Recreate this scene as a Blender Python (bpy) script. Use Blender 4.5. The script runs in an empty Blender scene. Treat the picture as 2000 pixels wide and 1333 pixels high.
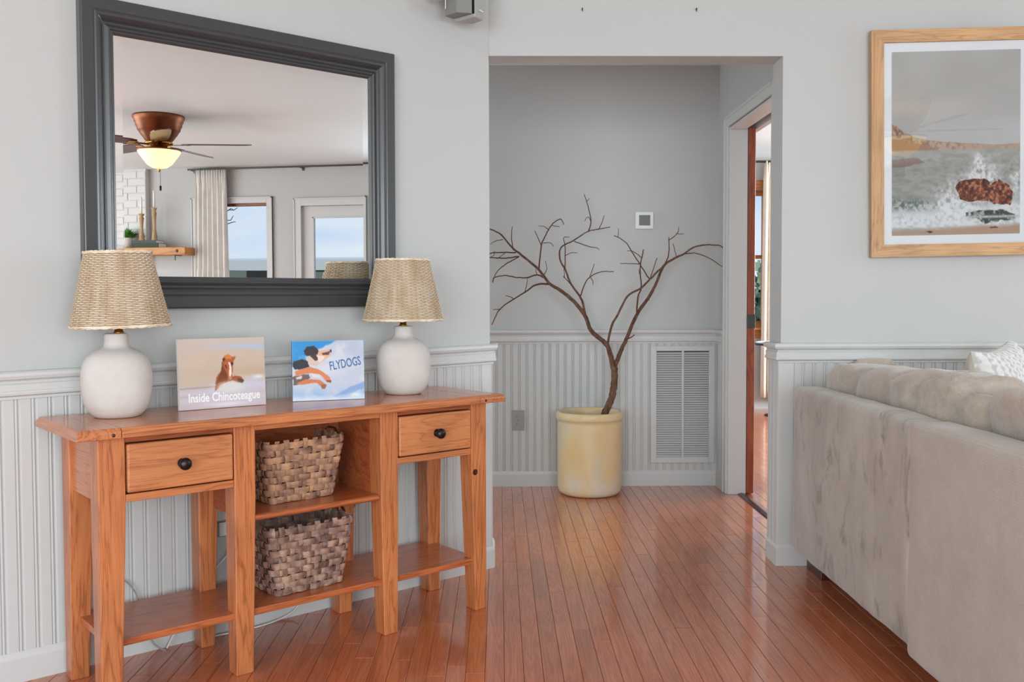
import bpy, bmesh, math, random
import numpy as np
from math import sin, cos, pi, radians as R, atan2, sqrt
from mathutils import Vector, Matrix
random.seed(7)
SC = bpy.context.scene
COL = SC.collection
# ---------------------------------------------------------------- camera
F = 1830.8; PITCH = .03726; ROLL = -.00266; YAW = .01357; CY = 648.65; H = 1.106
def _rz(v):
    c, s = cos(YAW), sin(YAW)
    return Vector((v[0]*c+v[1]*s, -v[0]*s+v[1]*c, v[2]))
_r0 = Vector((1, 0, 0)); _u0 = Vector((0, sin(PITCH), cos(PITCH)))
CAMR = _rz(cos(ROLL)*_r0+sin(ROLL)*_u0); CAMU = _rz(-sin(ROLL)*_r0+cos(ROLL)*_u0)
CAMF = _rz(Vector((0, cos(PITCH), -sin(PITCH))))
CP = Vector((0, 0, H))
def hit(x, y, p0, n):
    """real point of the plane (p0, n) under a measured pixel of the 2000x1333 photo"""
    d = CAMF+CAMR*((x-1000)/F)-CAMU*((y-CY)/F); n = Vector(n)
    return CP+d*((Vector(p0)-CP).dot(n)/d.dot(n))
cd = bpy.data.cameras.new('camera'); cam = bpy.data.objects.new('camera', cd); COL.objects.link(cam)
m = Matrix((CAMR, CAMU, -CAMF)).transposed().to_4x4(); m.translation = CP
cam.matrix_world = m
cd.sensor_width = 36; cd.lens = F*36/2000; cd.shift_y = (CY-666.5)/2000; cd.clip_start = .05; cd.clip_end = 500
SC.camera = cam
SC.view_settings.view_transform = 'Standard'; SC.view_settings.look = 'None'
SC.view_settings.exposure = 0.0; SC.view_settings.gamma = 1.0
SC.view_settings.use_curve_mapping = False
# ---------------------------------------------------------------- world: blue sky with thin cloud
wd = bpy.data.worlds.new('sky'); SC.world = wd; wd.use_nodes = True
nt = wd.node_tree; nt.nodes.clear()
def N(t, **k):
    n = nt.nodes.new(t)
    for a, b in k.items(): setattr(n, a, b)
    return n
tc = N('ShaderNodeTexCoord'); mp = N('ShaderNodeMapping'); mp.inputs['Scale'].default_value = (2.5, 2.5, 11)
ns = N('ShaderNodeTexNoise'); ns.inputs['Scale'].default_value = 1.6; ns.inputs['Detail'].default_value = 5
rp = N('ShaderNodeValToRGB'); rp.color_ramp.elements[0].position = .42; rp.color_ramp.elements[1].position = .66
rp.color_ramp.elements[0].color = (.30, .56, .93, 1); rp.color_ramp.elements[1].color = (.84, .90, .98, 1)
sp_ = N('ShaderNodeSeparateXYZ'); r2 = N('ShaderNodeValToRGB')
r2.color_ramp.elements[0].position = .0; r2.color_ramp.elements[1].position = .16
r2.color_ramp.elements[0].color = (1, 1, 1, 1); r2.color_ramp.elements[1].color = (0, 0, 0, 1)
mx = N('ShaderNodeMix', data_type='RGBA'); mx.inputs[7].default_value = (.83, .90, .98, 1)
bg = N('ShaderNodeBackground'); bg.inputs['Strength'].default_value = 1.0
ow = N('ShaderNodeOutputWorld'); L = nt.links.new
L(tc.outputs['Generated'], mp.inputs[0]); L(mp.outputs[0], ns.inputs['Vector']); L(ns.outputs['Fac'], rp.inputs[0])
L(tc.outputs['Generated'], sp_.inputs[0]); L(sp_.outputs['Z'], r2.inputs[0])
L(r2.outputs[0], mx.inputs[0]); L(rp.outputs[0], mx.inputs[6]); L(mx.outputs[2], bg.inputs['Color']); L(bg.outputs[0], ow.inputs[0])
# ---------------------------------------------------------------- fill lamps added out of view, sun, fan bulb
def area(name, loc, look, sx, sy, power, col=(1, 1, 1)):
    l = bpy.data.lights.new(name, 'AREA'); l.shape = 'RECTANGLE'; l.size = sx; l.size_y = sy
    l.energy = power; l.color = col
    o = bpy.data.objects.new(name, l); COL.objects.link(o); o.location = loc
    o.rotation_euler = (Vector(look)-Vector(loc)).to_track_quat('-Z', 'Y').to_euler()
    return o
K = 1.0
FILL_TINT = (.86, .95, 1.0)
area('rear_fill', (2.1, -3.12, 1.35), (2.1, 0, 1.35), 2.9, 1.9, 150*K, FILL_TINT)  # fill lamp added behind the camera, at an unseen window opening
area('rear_left_fill', (-1.6, -3.12, 1.35), (-1.4, 0, 1.35), 2.6, 1.9, 165*K, FILL_TINT)  # added out of view as well, fills from the rear left
area('side_fill', (5.14, 2.95, 1.4), (0, 2.95, 1.4), .95, 1.6, 45*K, FILL_TINT)  # unseen fill added beyond the mirror's view, lights from the right
area('alcove_fill', (-2.45, 4.75, 1.3), (0, 4.9, 1.3), .8, 1.6, 24*K, FILL_TINT)  # added fill hidden left of the alcove; no window in that wall
area('bedroom_fill', (5.05, 6.9, 1.6), (2, 6.9, .6), 2.2, 1.5, 215*K, (.86, .94, 1))  # added out of sight in the bedroom to brighten it
sn = bpy.data.lights.new('sun', 'SUN'); sn.energy = 2.2; sn.angle = R(1); sn.color = (1, .96, .9)
so_ = bpy.data.objects.new('sun', sn); COL.objects.link(so_); so_.rotation_euler = Vector((.75, .05, -.65)).to_track_quat('-Z', 'Y').to_euler()
def point(name, loc, power, col, rad):
    l = bpy.data.lights.new(name, 'POINT'); l.energy = power; l.color = col; l.shadow_soft_size = rad
    o = bpy.data.objects.new(name, l); COL.objects.link(o); o.location = loc
point('fan_bulb', (2.62, .77, 2.175), 10, (1, .84, .6), .03)

# ================================================================ helpers
class MB:
    def __init__(s): s.v = []; s.f = []; s.sm = []; s.mi = []
    def add(s, vs, fs, smooth=False, mi=0):
        b = len(s.v); s.v += [tuple(p) for p in vs]
        for f in fs: s.f.append(tuple(i+b for i in f)); s.sm.append(smooth); s.mi.append(mi)
        return s
    def box(s, x0, x1, y0, y1, z0, z1, b=0.0, mi=0):
        if b <= 0:
            vs = [(x, y, z) for z in (z0, z1) for y in (y0, y1) for x in (x0, x1)]
            return s.add(vs, [(0, 2, 3, 1), (4, 5, 7, 6), (0, 1, 5, 4), (2, 6, 7, 3), (0, 4, 6, 2), (1, 3, 7, 5)], False, mi)
        b = min(b, (x1-x0)*.49, (y1-y0)*.49, (z1-z0)*.49)
        vs = []; idx = {}
        for ix, (xa, sx) in enumerate(((x0, 1), (x1, -1))):
            for iy, (ya, sy) in enumerate(((y0, 1), (y1, -1))):
                for iz, (za, sz) in enumerate(((z0, 1), (z1, -1))):
                    for ax in range(3):
                        p = [xa+sx*b, ya+sy*b, za+sz*b]; p[ax] = (xa, ya, za)[ax]
                        idx[(ix, iy, iz, ax)] = len(vs); vs.append(p)
        fs = []
        def q(l): fs.append(tuple(idx[k] for k in l))
        for i in (0, 1):
            a = [(i, 0, 0, 0), (i, 1, 0, 0), (i, 1, 1, 0), (i, 0, 1, 0)]; q(a if i else a[::-1])
            a = [(0, i, 0, 1), (1, i, 0, 1), (1, i, 1, 1), (0, i, 1, 1)]; q(a[::-1] if i else a)
            a = [(0, 0, i, 2), (1, 0, i, 2), (1, 1, i, 2), (0, 1, i, 2)]; q(a if i else a[::-1])
        for i in (0, 1):
            for j in (0, 1):
                a = [(i, j, 0, 0), (i, j, 1, 0), (i, j, 1, 1), (i, j, 0, 1)]; q(a if (i+j) % 2 else a[::-1])
                a = [(i, 0, j, 2), (i, 1, j, 2), (i, 1, j, 0), (i, 0, j, 0)]; q(a if (i+j) % 2 else a[::-1])
                a = [(0, i, j, 1), (1, i, j, 1), (1, i, j, 2), (0, i, j, 2)]; q(a if (i+j) % 2 else a[::-1])
        for i in (0, 1):
            for j in (0, 1):
                for k in (0, 1):
                    a = [(i, j, k, 0), (i, j, k, 1), (i, j, k, 2)]; q(a if (i+j+k) % 2 else a[::-1])
        return s.add(vs, fs, False, mi)
    def prism(s, pts, a, b, axis='z', smooth=False, mi=0):
        """closed polygon pts extruded from a to b; axis x: pts=(y,z); y: pts=(x,z); z: pts=(x,y)"""
        n = len(pts)
        def P(p, t): return {'z': (p[0], p[1], t), 'y': (p[0], t, p[1]), 'x': (t, p[0], p[1])}[axis]
        vs = [P(p, a) for p in pts]+[P(p, b) for p in pts]
        s.add(vs, [(i, (i+1) % n, n+(i+1) % n, n+i) for i in range(n)], smooth, mi)
        s.add([P(p, a) for p in pts], [tuple(range(n))[::-1]], False, mi)
        return s.add([P(p, b) for p in pts], [tuple(range(n))], False, mi)
    def lathe(s, prof, seg=32, c=(0, 0, 0), smooth=True, cap=True, mi=0):
        n = len(prof); vs = []
        for i in range(seg):
            a = 2*pi*i/seg
            for r, z in prof: vs.append((c[0]+r*cos(a), c[1]+r*sin(a), c[2]+z))
        fs = [(i*n+j, ((i+1) % seg)*n+j, ((i+1) % seg)*n+j+1, i*n+j+1) for i in range(seg) for j in range(n-1)]
        s.add(vs, fs, smooth, mi)
        if cap:
            s.add([vs[i*n] for i in range(seg)], [tuple(range(seg))[::-1]], False, mi)
            s.add([vs[i*n+n-1] for i in range(seg)], [tuple(range(seg))], False, mi)
        return s
    def tube(s, pts, rad, seg=8, closed=False, smooth=True, flat=1.0, mi=0):
        pts = [Vector(p) for p in pts]; n = len(pts); vs = []; pn = None
        for i, p in enumerate(pts):
            a = pts[i-1] if (i or closed) else p; b = pts[(i+1) % n] if (i < n-1 or closed) else p
            t = (b-a); t = t.normalized() if t.length > 1e-9 else Vector((0, 0, 1))
            if pn is None:
                pn = t.cross(Vector((0, 0, 1)))
                if pn.length < .05: pn = t.cross(Vector((0, 1, 0)))
            pn = (pn-t*pn.dot(t)).normalized(); bn = t.cross(pn)
            r = rad[i] if isinstance(rad, (list, tuple)) else rad
            for k in range(seg):
                an = 2*pi*k/seg; vs.append(p+pn*(r*cos(an))+bn*(r*flat*sin(an)))
        m = n if closed else n-1
        fs = [(i*seg+k, ((i+1) % n)*seg+k, ((i+1) % n)*seg+(k+1) % seg, i*seg+(k+1) % seg) for i in range(m) for k in range(seg)]
        s.add(vs, [f[::-1] for f in fs], smooth, mi)
        if not closed:
            s.add(vs[:seg], [tuple(range(seg))], False, mi); s.add(vs[-seg:], [tuple(range(seg))[::-1]], False, mi)
        return s
    def sweep(s, prof, path, mi=0, smooth=False):
        """open/closed moulding: prof=[(out,z)], path=[(x,y)], out is to the right-hand side of travel; mitred"""
        n = len(path); m = len(prof); vs = []
        for i, (x, y) in enumerate(path):
            def d(a, b):
                v = Vector((b[0]-a[0], b[1]-a[1])); return v.normalized()
            if i == 0: t = d(path[0], path[1]); nn = Vector((t.y, -t.x))
            elif i == n-1: t = d(path[-2], path[-1]); nn = Vector((t.y, -t.x))
            else:
                t1 = d(path[i-1], path[i]); t2 = d(path[i], path[i+1])
                n1 = Vector((t1.y, -t1.x)); n2 = Vector((t2.y, -t2.x)); nn = (n1+n2); nn = nn/ (nn.dot(n1))
            for o, z in prof: vs.append((x+nn.x*o, y+nn.y*o, z))
        fs = [(i*m+j, i*m+(j+1) % m, (i+1)*m+(j+1) % m, (i+1)*m+j) for i in range(n-1) for j in range(m)]
        s.add(vs, fs, smooth, mi)
        s.add(vs[:m], [tuple(range(m))[::-1]], False, mi); s.add(vs[-m:], [tuple(range(m))], False, mi)
        return s
    def mesh(s, name, mats):
        me = bpy.data.meshes.new(name); me.from_pydata(s.v, [], s.f)
        if not isinstance(mats, (list, tuple)): mats = [mats]
        for mt in mats: me.materials.append(mt)
        me.polygons.foreach_set('use_smooth', s.sm); me.polygons.foreach_set('material_index', s.mi)
        me.update()
        bm = bmesh.new(); bm.from_mesh(me); bmesh.ops.recalc_face_normals(bm, faces=bm.faces); bm.to_mesh(me); bm.free()
        return me
def obj(name, mesh, parent=None, loc=(0, 0, 0), rz=0.0, rot=None, mat=None):
    if isinstance(mesh, MB): mesh = mesh.mesh(name, mat)
    o = bpy.data.objects.new(name, mesh); COL.objects.link(o)
    o.location = loc; o.rotation_euler = rot if rot else (0, 0, rz)
    if parent: o.parent = parent
    return o
def tag(o, label, cat, group=None, kind=None):
    o['label'] = label; o['category'] = cat
    if group: o['group'] = group
    if kind: o['kind'] = kind
    return o
def thing(name, label, cat, loc=(0, 0, 0), rz=0.0, group=None, rot=None):
    o = bpy.data.objects.new(name, None); COL.objects.link(o); o.empty_display_size = .05
    o.location = loc; o.rotation_euler = rot if rot else (0, 0, rz)
    return tag(o, label, cat, group)
def struct(name, mb, mat, parent=None, label=None, **k):
    o = obj(name, mb, parent, mat=mat, **k)
    if not parent: o['kind'] = 'structure'
    if label: o['label'] = label
    return o
def bevel(o, w=.004, seg=2, ang=35):
    b = o.modifiers.new('bevel', 'BEVEL'); b.width = w; b.segments = seg; b.limit_method = 'ANGLE'; b.angle_limit = R(ang)
    b.harden_normals = False
    return o

# ---------------------------------------------------------------- materials
def sl(r, g, b):
    f = lambda c: ((c/255+.055)/1.055)**2.4 if c > 10 else c/255/12.92
    return (f(r), f(g), f(b), 1)
def mat(name, col, rough=.5, metal=0.0, spec=.5, **k):
    m = bpy.data.materials.new(name); m.use_nodes = True; p = m.node_tree.nodes['Principled BSDF']
    p.inputs['Base Color'].default_value = col; p.inputs['Roughness'].default_value = rough
    p.inputs['Metallic'].default_value = metal; p.inputs['Specular IOR Level'].default_value = spec
    for a, b in k.items(): p.inputs[a.replace('_', ' ')].default_value = b
    return m
def nodes(m):
    t = m.node_tree; return t, t.nodes['Principled BSDF'], t.links.new
def ramp(t, fac, stops):
    r = t.nodes.new('ShaderNodeValToRGB'); e = r.color_ramp.elements
    while len(e) > 1: e.remove(e[-1])
    e[0].position = stops[0][0]; e[0].color = stops[0][1]
    for p, c in stops[1:]:
        q = e.new(p); q.color = c
    t.links.new(fac, r.inputs[0]); return r.outputs[0]
def mixc(t, fac, a, b, mode='MIX'):
    x = t.nodes.new('ShaderNodeMix'); x.data_type = 'RGBA'; x.blend_type = mode
    for s, v in ((0, fac), (6, a), (7, b)):
        if hasattr(v, 'links'): t.links.new(v, x.inputs[s])
        else: x.inputs[s].default_value = v
    return x.outputs[2]
def noise(t, vec, scale, detail=4, rough=.5, dist=0.0):
    n = t.nodes.new('ShaderNodeTexNoise'); n.inputs['Scale'].default_value = scale; n.inputs['Detail'].default_value = detail
    n.inputs['Roughness'].default_value = rough; n.inputs['Distortion'].default_value = dist
    if vec: t.links.new(vec, n.inputs['Vector'])
    return n.outputs['Fac']
def coords(t, scale=(1, 1, 1), space='Object', off=None):
    c = t.nodes.new('ShaderNodeTexCoord'); m = t.nodes.new('ShaderNodeMapping')
    if space == 'World':
        g = t.nodes.new('ShaderNodeNewGeometry'); src = g.outputs['Position']
    else: src = c.outputs[space]
    if off is not None:
        a = t.nodes.new('ShaderNodeVectorMath'); a.operation = 'ADD'; t.links.new(src, a.inputs[0]); t.links.new(off, a.inputs[1]); src = a.outputs[0]
    t.links.new(src, m.inputs[0]); m.inputs['Scale'].default_value = scale
    return m.outputs[0]
def bump(t, h, strength=.2, dist=.002):
    b = t.nodes.new('ShaderNodeBump'); b.inputs['Strength'].default_value = strength; b.inputs['Distance'].default_value = dist
    t.links.new(h, b.inputs['Height']); t.links.new(b.outputs[0], t.nodes['Principled BSDF'].inputs['Normal'])
def paint(name, col, rough=.5, bs=.06, sc=220, spec=.4):
    m = mat(name, col, rough, spec=spec); t, p, L = nodes(m)
    v = coords(t, space='World'); bump(t, noise(t, v, sc, 3), bs, .002)
    n = noise(t, v, 1.7, 3); c = mixc(t, n, tuple(x*.97 for x in col[:3])+(1,), tuple(min(1, x*1.03) for x in col[:3])+(1,))
    L(c, p.inputs['Base Color']); return m
def wood(name, light, mid, dark, along='z', rough=.4, rnd=None, grain=1.0, coat=0.0, space='Object', bs=.12, var=.25, gr=.5):
    m = mat(name, mid, rough); t, p, L = nodes(m)
    k = 1.2; a = 14*grain
    sc = {'x': (k, a, a), 'y': (a, k, a), 'z': (a, a, k)}[along]
    off = None
    if rnd:
        if rnd == 'object':
            oi = t.nodes.new('ShaderNodeObjectInfo'); rv = oi.outputs['Random']
        else:
            g = t.nodes.new('ShaderNodeNewGeometry'); rv = g.outputs['Random Per Island']
        mm = t.nodes.new('ShaderNodeMath'); mm.operation = 'MULTIPLY'; mm.inputs[1].default_value = 37.0; L(rv, mm.inputs[0])
        cb = t.nodes.new('ShaderNodeCombineXYZ'); [L(mm.outputs[0], cb.inputs[i]) for i in range(3)]; off = cb.outputs[0]
    v = coords(t, sc, space, off)
    n1 = noise(t, v, 1.0, 2.0 if rnd else 5, .5, .9)
    w = t.nodes.new('ShaderNodeMath'); w.operation = 'MULTIPLY'; w.inputs[1].default_value = 9.0; L(n1, w.inputs[0])
    fr = t.nodes.new('ShaderNodeMath'); fr.operation = 'PINGPONG'; fr.inputs[1].default_value = .5; L(w.outputs[0], fr.inputs[0])
    c1 = ramp(t, fr.outputs[0], [(.0, dark), (.28 if rnd else .16, mid), (.5, light)])
    pf = 110 if rnd else 230; sc2 = {'x': (5, pf, pf), 'y': (pf, 5, pf), 'z': (pf, pf, 5)}[along]
    v2 = coords(t, sc2, space, off); n2 = noise(t, v2, 1.0, 2, .6)
    pores = ramp(t, n2, [(.34, (.84, .82, .80, 1) if rnd else (.60, .60, .60, 1)), (.47, (1, 1, 1, 1))])
    c = mixc(t, .5, mixc(t, gr, mid, c1), pores, 'MULTIPLY')
    n3 = noise(t, coords(t, (1.5, 1.5, 1.5), space, off), 2.0, 3); tone = ramp(t, n3, [(.3, (1-var, 1-var, 1-var, 1)), (.7, (1, 1, 1, 1))])
    c = mixc(t, 1.0, c, tone, 'MULTIPLY')
    if rnd:
        rr = ramp(t, rv, [(0, (.76, .72, .70, 1)), (.12, (.93, .90, .88, 1)), (.5, (1.0, .96, .95, 1)), (.75, (1.0, 1.0, 1.0, 1)), (1, (1.0, 1.04, .88, 1))])
        c = mixc(t, .75, c, rr, 'MULTIPLY')
    L(c, p.inputs['Base Color'])
    if bs: bump(t, n2, bs, .001)
    if coat and coat < .9: p.inputs['Coat Weight'].default_value = coat; p.inputs['Coat Roughness'].default_value = .09
    if coat > .9: p.inputs['IOR'].default_value = 1.42; p.inputs['Roughness'].default_value = .30; p.inputs['Coat Weight'].default_value = .85; p.inputs['Coat IOR'].default_value = 1.6; p.inputs['Coat Roughness'].default_value = .10
    return m
M = {}
M['wall'] = paint('wall_paint', sl(189, 190, 188), .55)
M['trim'] = paint('trim_paint', sl(203, 204, 202), .38, .02)
M['bead'] = paint('beadboard_paint', sl(199, 200, 198), .42, .02)
M['ceil'] = paint('ceiling_paint', sl(234, 248, 253), .6)
FL, FM, FD = sl(222, 138, 92), sl(206, 118, 76), sl(150, 74, 46)
M['board'] = wood('oak_floor', FL, FM, FD, 'y', .22, 'object', 1.7, 1.0, 'World', .0, .2, .40)
M['boards'] = wood('oak_floor_rest', FL, FM, FD, 'y', .22, 'island', 1.7, 1.0, 'World', .0, .2, .40)
M['gap'] = mat('floor_gap', sl(54, 26, 16), .8)
OL, OM, OD = sl(220, 142, 90), sl(204, 122, 72), sl(124, 62, 32)
for a in 'xyz': M['oak'+a] = wood('oak_'+a, OL, OM, OD, a, .34, None, 1.5, .25 if a == 'z' else .55, gr=.5, bs=.16, var=.3)
M['oakdraw'] = wood('oak_drawer', sl(224, 152, 98), sl(210, 132, 82), sl(126, 66, 38), 'x', .36, None, 1.4, .2, gr=.34)
M['oakred'] = wood('oak_red', sl(190, 106, 60), sl(170, 86, 46), sl(100, 44, 22), 'x', .36, None, .8, .2)
M['oakshelf'] = wood('oak_shelf', sl(206, 122, 72), sl(188, 100, 56), sl(112, 52, 26), 'x', .34, None, 1.3, .45, gr=.5)
M['doorwood'] = wood('door_wood', sl(176, 92, 54), sl(152, 72, 40), sl(96, 40, 20), 'z', .35, None, .8, .2)
M['honey'] = wood('honey_pine', sl(222, 160, 86), sl(206, 138, 66), sl(150, 84, 34), 'y', .45, None, .5)
M['frameoak'] = wood('frame_oak', sl(216, 176, 132), sl(202, 158, 112), sl(160, 116, 74), 'x', .5, None, 1.3)
M['frameoakz'] = wood('frame_oak_z', sl(216, 176, 132), sl(202, 158, 112), sl(160, 116, 74), 'z', .5, None, 1.3)
M['darkwood'] = wood('walnut', sl(96, 50, 34), sl(72, 36, 26), sl(40, 20, 14), 'z', .3, None, .8)
M['mirrorframe'] = mat('charcoal_lacquer', sl(54, 56, 58), .34, spec=.6, Coat_Weight=.3, Coat_Roughness=.14)
M['glassmirror'] = mat('silver_mirror', (.93, .94, .935, 1), .0, 1.0)
M['bronze'] = mat('dark_bronze', sl(52, 46, 46), .3, .8)
M['brass'] = mat('brass', sl(190, 140, 70), .25, 1.0)
M['white'] = mat('white_plastic', sl(226, 226, 224), .4)
M['grey'] = mat('grey_plastic', sl(150, 150, 146), .5)
M['speaker'] = mat('silver_grey_plastic', sl(168, 168, 165), .45)
M['speakerd'] = mat('grey_grille', sl(132, 132, 128), .6)
M['black'] = mat('black', sl(24, 24, 25), .5)
M['steel'] = mat('dark_steel', sl(84, 84, 84), .35, .9)
M['screen'] = mat('grey_screen', sl(92, 94, 94), .35)
M['copper'] = mat('antique_copper', sl(128, 76, 50), .42, .85)
M['mat_board'] = mat('mat_board', sl(232, 234, 236), .7)
M['navy'] = mat('navy_edge', sl(40, 48, 84), .3)
M['pages'] = mat('book_pages', sl(236, 234, 228), .8)
M['cork'] = mat('dark_earth', sl(94, 84, 70), .9)
def ceramic():
    m = mat('chalky_ceramic', sl(208, 203, 198), .8, spec=.25); t, p, L = nodes(m)
    v = coords(t); n = noise(t, v, 9, 5, .6); L(ramp(t, n, [(.3, sl(200, 193, 187)), (.7, sl(214, 209, 204))]), p.inputs['Base Color'])
    bump(t, noise(t, coords(t, (30, 30, 160)), 3, 4), .25, .002); return m
M['ceramic'] = ceramic()
def stoneware():
    m = mat('yellow_stoneware', sl(222, 190, 130), .38, spec=.5); t, p, L = nodes(m)
    v = coords(t); n = noise(t, v, 5, 6, .6, .4); c = ramp(t, n, [(.3, sl(224, 190, 132)), (.5, sl(226, 202, 156)), (.68, sl(212, 204, 182)), (.8, sl(200, 197, 190))])
    z = t.nodes.new('ShaderNodeSeparateXYZ'); tcn = t.nodes.new('ShaderNodeTexCoord'); L(tcn.outputs['Object'], z.inputs[0])
    band = ramp(t, z.outputs['Z'], [(.0, (.85, .85, .85, 1)), (.07, (1, 1, 1, 1)), (.13, (.0, .0, .0, 1))])
    mm = t.nodes.new('ShaderNodeMath'); mm.operation = 'MULTIPLY'; L(band, mm.inputs[0]); L(ramp(t, noise(t, v, 14, 6, .75), [(.42, (0, 0, 0, 1)), (.62, (.8, .8, .8, 1))]), mm.inputs[1])
    c = mixc(t, mm.outputs[0], c, sl(224, 212, 198))
    sp = ramp(t, noise(t, v, 42, 3, .8), [(.70, (0, 0, 0, 1)), (.76, (.5, .5, .5, 1))]); c = mixc(t, sp, c, sl(150, 110, 60))
    L(c, p.inputs['Base Color']); bump(t, noise(t, v, 20, 4), .08, .003); return m
M['crock'] = stoneware()
def bark():
    m = mat('bark', sl(104, 78, 62), .85, spec=.2); t, p, L = nodes(m)
    v = coords(t, (1, 1, .3)); n = noise(t, v, 60, 5, .7); L(ramp(t, n, [(.3, sl(70, 48, 38)), (.55, sl(112, 82, 66)), (.8, sl(150, 120, 100))]), p.inputs['Base Color'])
    bump(t, n, .6, .004); return m
M['bark'] = bark()
M['twig'] = mat('twig_bark', sl(98, 62, 48), .8, spec=.2)
def cane(name, a, b, c):
    m = mat(name, b, .65, spec=.3); t, p, L = nodes(m)
    n = noise(t, coords(t, (26, 26, 5)), 1.0, 3, .6); n2 = noise(t, coords(t, (120, 120, 400)), 1, 2)
    cc = ramp(t, n, [(.3, a), (.5, b), (.68, c)]); L(mixc(t, ramp(t, n2, [(.3, (0, 0, 0, 1)), (.75, (.35, .35, .35, 1))]), cc, a), p.inputs['Base Color']); return m
M['cane'] = cane('wicker_cane', sl(206, 182, 152), sl(230, 216, 192), sl(240, 232, 214))
M['caned'] = mat('wicker_core', sl(188, 156, 122), .8)
def splint(name, cols, rnd='object'):
    m = mat(name, cols[1], .6, spec=.35); t, p, L = nodes(m)
    oi = t.nodes.new('ShaderNodeObjectInfo'); mm = t.nodes.new('ShaderNodeMath'); mm.operation = 'MULTIPLY'; mm.inputs[1].default_value = 50; L(oi.outputs['Random'], mm.inputs[0])
    cb = t.nodes.new('ShaderNodeCombineXYZ'); [L(mm.outputs[0], cb.inputs[i]) for i in range(3)]
    n = noise(t, coords(t, (12, 12, 12), 'Object', cb.outputs[0]), 1.6, 4, .6)
    c = ramp(t, n, [(.28, cols[0]), (.45, cols[1]), (.58, cols[2]), (.75, cols[3])])
    n2 = noise(t, coords(t, (160, 160, 500)), 1, 2); L(mixc(t, .3, c, ramp(t, n2, [(.3, (.5, .5, .5, 1)), (.7, (1, 1, 1, 1))]), 'MULTIPLY'), p.inputs['Base Color'])
    return m
M['splint'] = splint('brown_splint', [sl(88, 66, 60), sl(160, 120, 100), sl(192, 146, 110), sl(214, 176, 136)])
M['splint2'] = splint('grey_brown_splint', [sl(72, 56, 52), sl(134, 104, 92), sl(172, 138, 120), sl(206, 174, 142)])
def fabric(name, a, b, sc=600, streak=0.0, c=None, bs=.35, sheen=.3, weave=False):
    m = mat(name, b, .95, spec=.15); t, p, L = nodes(m); p.inputs['Sheen Weight'].default_value = sheen; p.inputs['Sheen Roughness'].default_value = .4
    n = noise(t, coords(t), 22 if 'plush' in name else 6, 6 if 'plush' in name else 4, .7); cc = ramp(t, n, [(.35, a), (.65, b)])
    if streak:
        v = coords(t, (1, 9, 4)); s = noise(t, v, 1.25, 6, .66, .8)
        cc = mixc(t, ramp(t, s, [(.53, (0, 0, 0, 1)), (.68, (streak,)*3+(1,))]), cc, c)
        s2 = noise(t, coords(t, (1, 4, 1.2)), 1.3, 4, .55, .5)
        cc = mixc(t, ramp(t, s2, [(.38, (.28, .28, .28, 1)), (.58, (0, 0, 0, 1))]), cc, c)
    h = noise(t, coords(t), sc, 2)
    if weave:
        w = t.nodes.new('ShaderNodeTexChecker'); w.inputs['Scale'].default_value = 170; L(coords(t, (1, 1, 1)), w.inputs['Vector'])
        v1 = t.nodes.new('ShaderNodeTexVoronoi'); v1.inputs['Scale'].default_value = 150; v1.inputs['Randomness'].default_value = .25; L(coords(t), v1.inputs['Vector'])
        h = v1.outputs['Distance']; cc = mixc(t, .35, cc, ramp(t, h, [(.1, (1, 1, 1, 1)), (.7, (.6, .6, .6, 1))]), 'MULTIPLY')
    L(cc, p.inputs['Base Color']); bump(t, h, bs, .002); return m
M['sofa'] = fabric('taupe_chenille', sl(184, 176, 166), sl(198, 191, 182), 500, .85, sl(138, 128, 119))
M['sofaw'] = fabric('taupe_waffle', sl(190, 180, 169), sl(200, 192, 182), weave=True, bs=.5)
M['cush'] = fabric('taupe_plush', sl(176, 162, 149), sl(196, 184, 171), 190, bs=1.0, sheen=.5)
M['knit'] = fabric('cream_knit', sl(206, 205, 202), sl(224, 223, 220), 300, bs=.4)
_t, _p, _L = nodes(M['knit']); _w = _t.nodes.new('ShaderNodeTexWave'); _w.inputs['Scale'].default_value = 7.0; _w.inputs['Distortion'].default_value = 2.5; _w.inputs['Detail'].default_value = 3; _w.inputs['Detail Scale'].default_value = 6
_L(coords(_t), _w.inputs['Vector']); _c = mixc(_t, ramp(_t, _w.outputs['Fac'], [(.1, (.55, .55, .55, 1)), (.5, (0, 0, 0, 1))]), sl(224, 223, 220), sl(158, 156, 154)); _L(_c, _p.inputs['Base Color'])  # colour darkened in the grooves between cables, painted shade
M['linen'] = fabric('beige_linen', sl(196, 186, 168), sl(214, 206, 190), 500, bs=.3)
M['curtain'] = fabric('white_curtain', sl(222, 220, 214), sl(234, 232, 226), 400, bs=.2, sheen=.1)
M['curtain'].node_tree.nodes['Principled BSDF'].inputs['Transmission Weight'].default_value = 0
M['curtain2'] = fabric('cream_curtain', sl(226, 214, 196), sl(236, 226, 210), 400, bs=.2, sheen=.1)
M['leaf'] = mat('leaf', sl(86, 150, 52), .5)
M['leafd'] = mat('hedge_leaf', sl(150, 164, 136), .8)
M['candle'] = mat('candle_wax', sl(240, 240, 236), .4)
M['palewood'] = wood('pale_turned_wood', sl(216, 186, 146), sl(196, 164, 120), sl(150, 116, 78), 'z', .6, None, 1.2)
M['greenbook'] = mat('green_cloth', sl(62, 74, 62), .8)
M['brick'] = paint('painted_brick', sl(220, 219, 216), .6, .3, 120)
M['mortar'] = paint('painted_mortar', sl(214, 214, 212), .8, .2, 150)
def emis(name, col, st):
    m = bpy.data.materials.new(name); m.use_nodes = True; p = m.node_tree.nodes['Principled BSDF']
    p.inputs['Base Color'].default_value = col; p.inputs['Emission Color'].default_value = col; p.inputs['Emission Strength'].default_value = st; return m
M['bowl'] = emis('lit_frosted_glass', (1.0, .76, .34, 1), 1.55)
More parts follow.
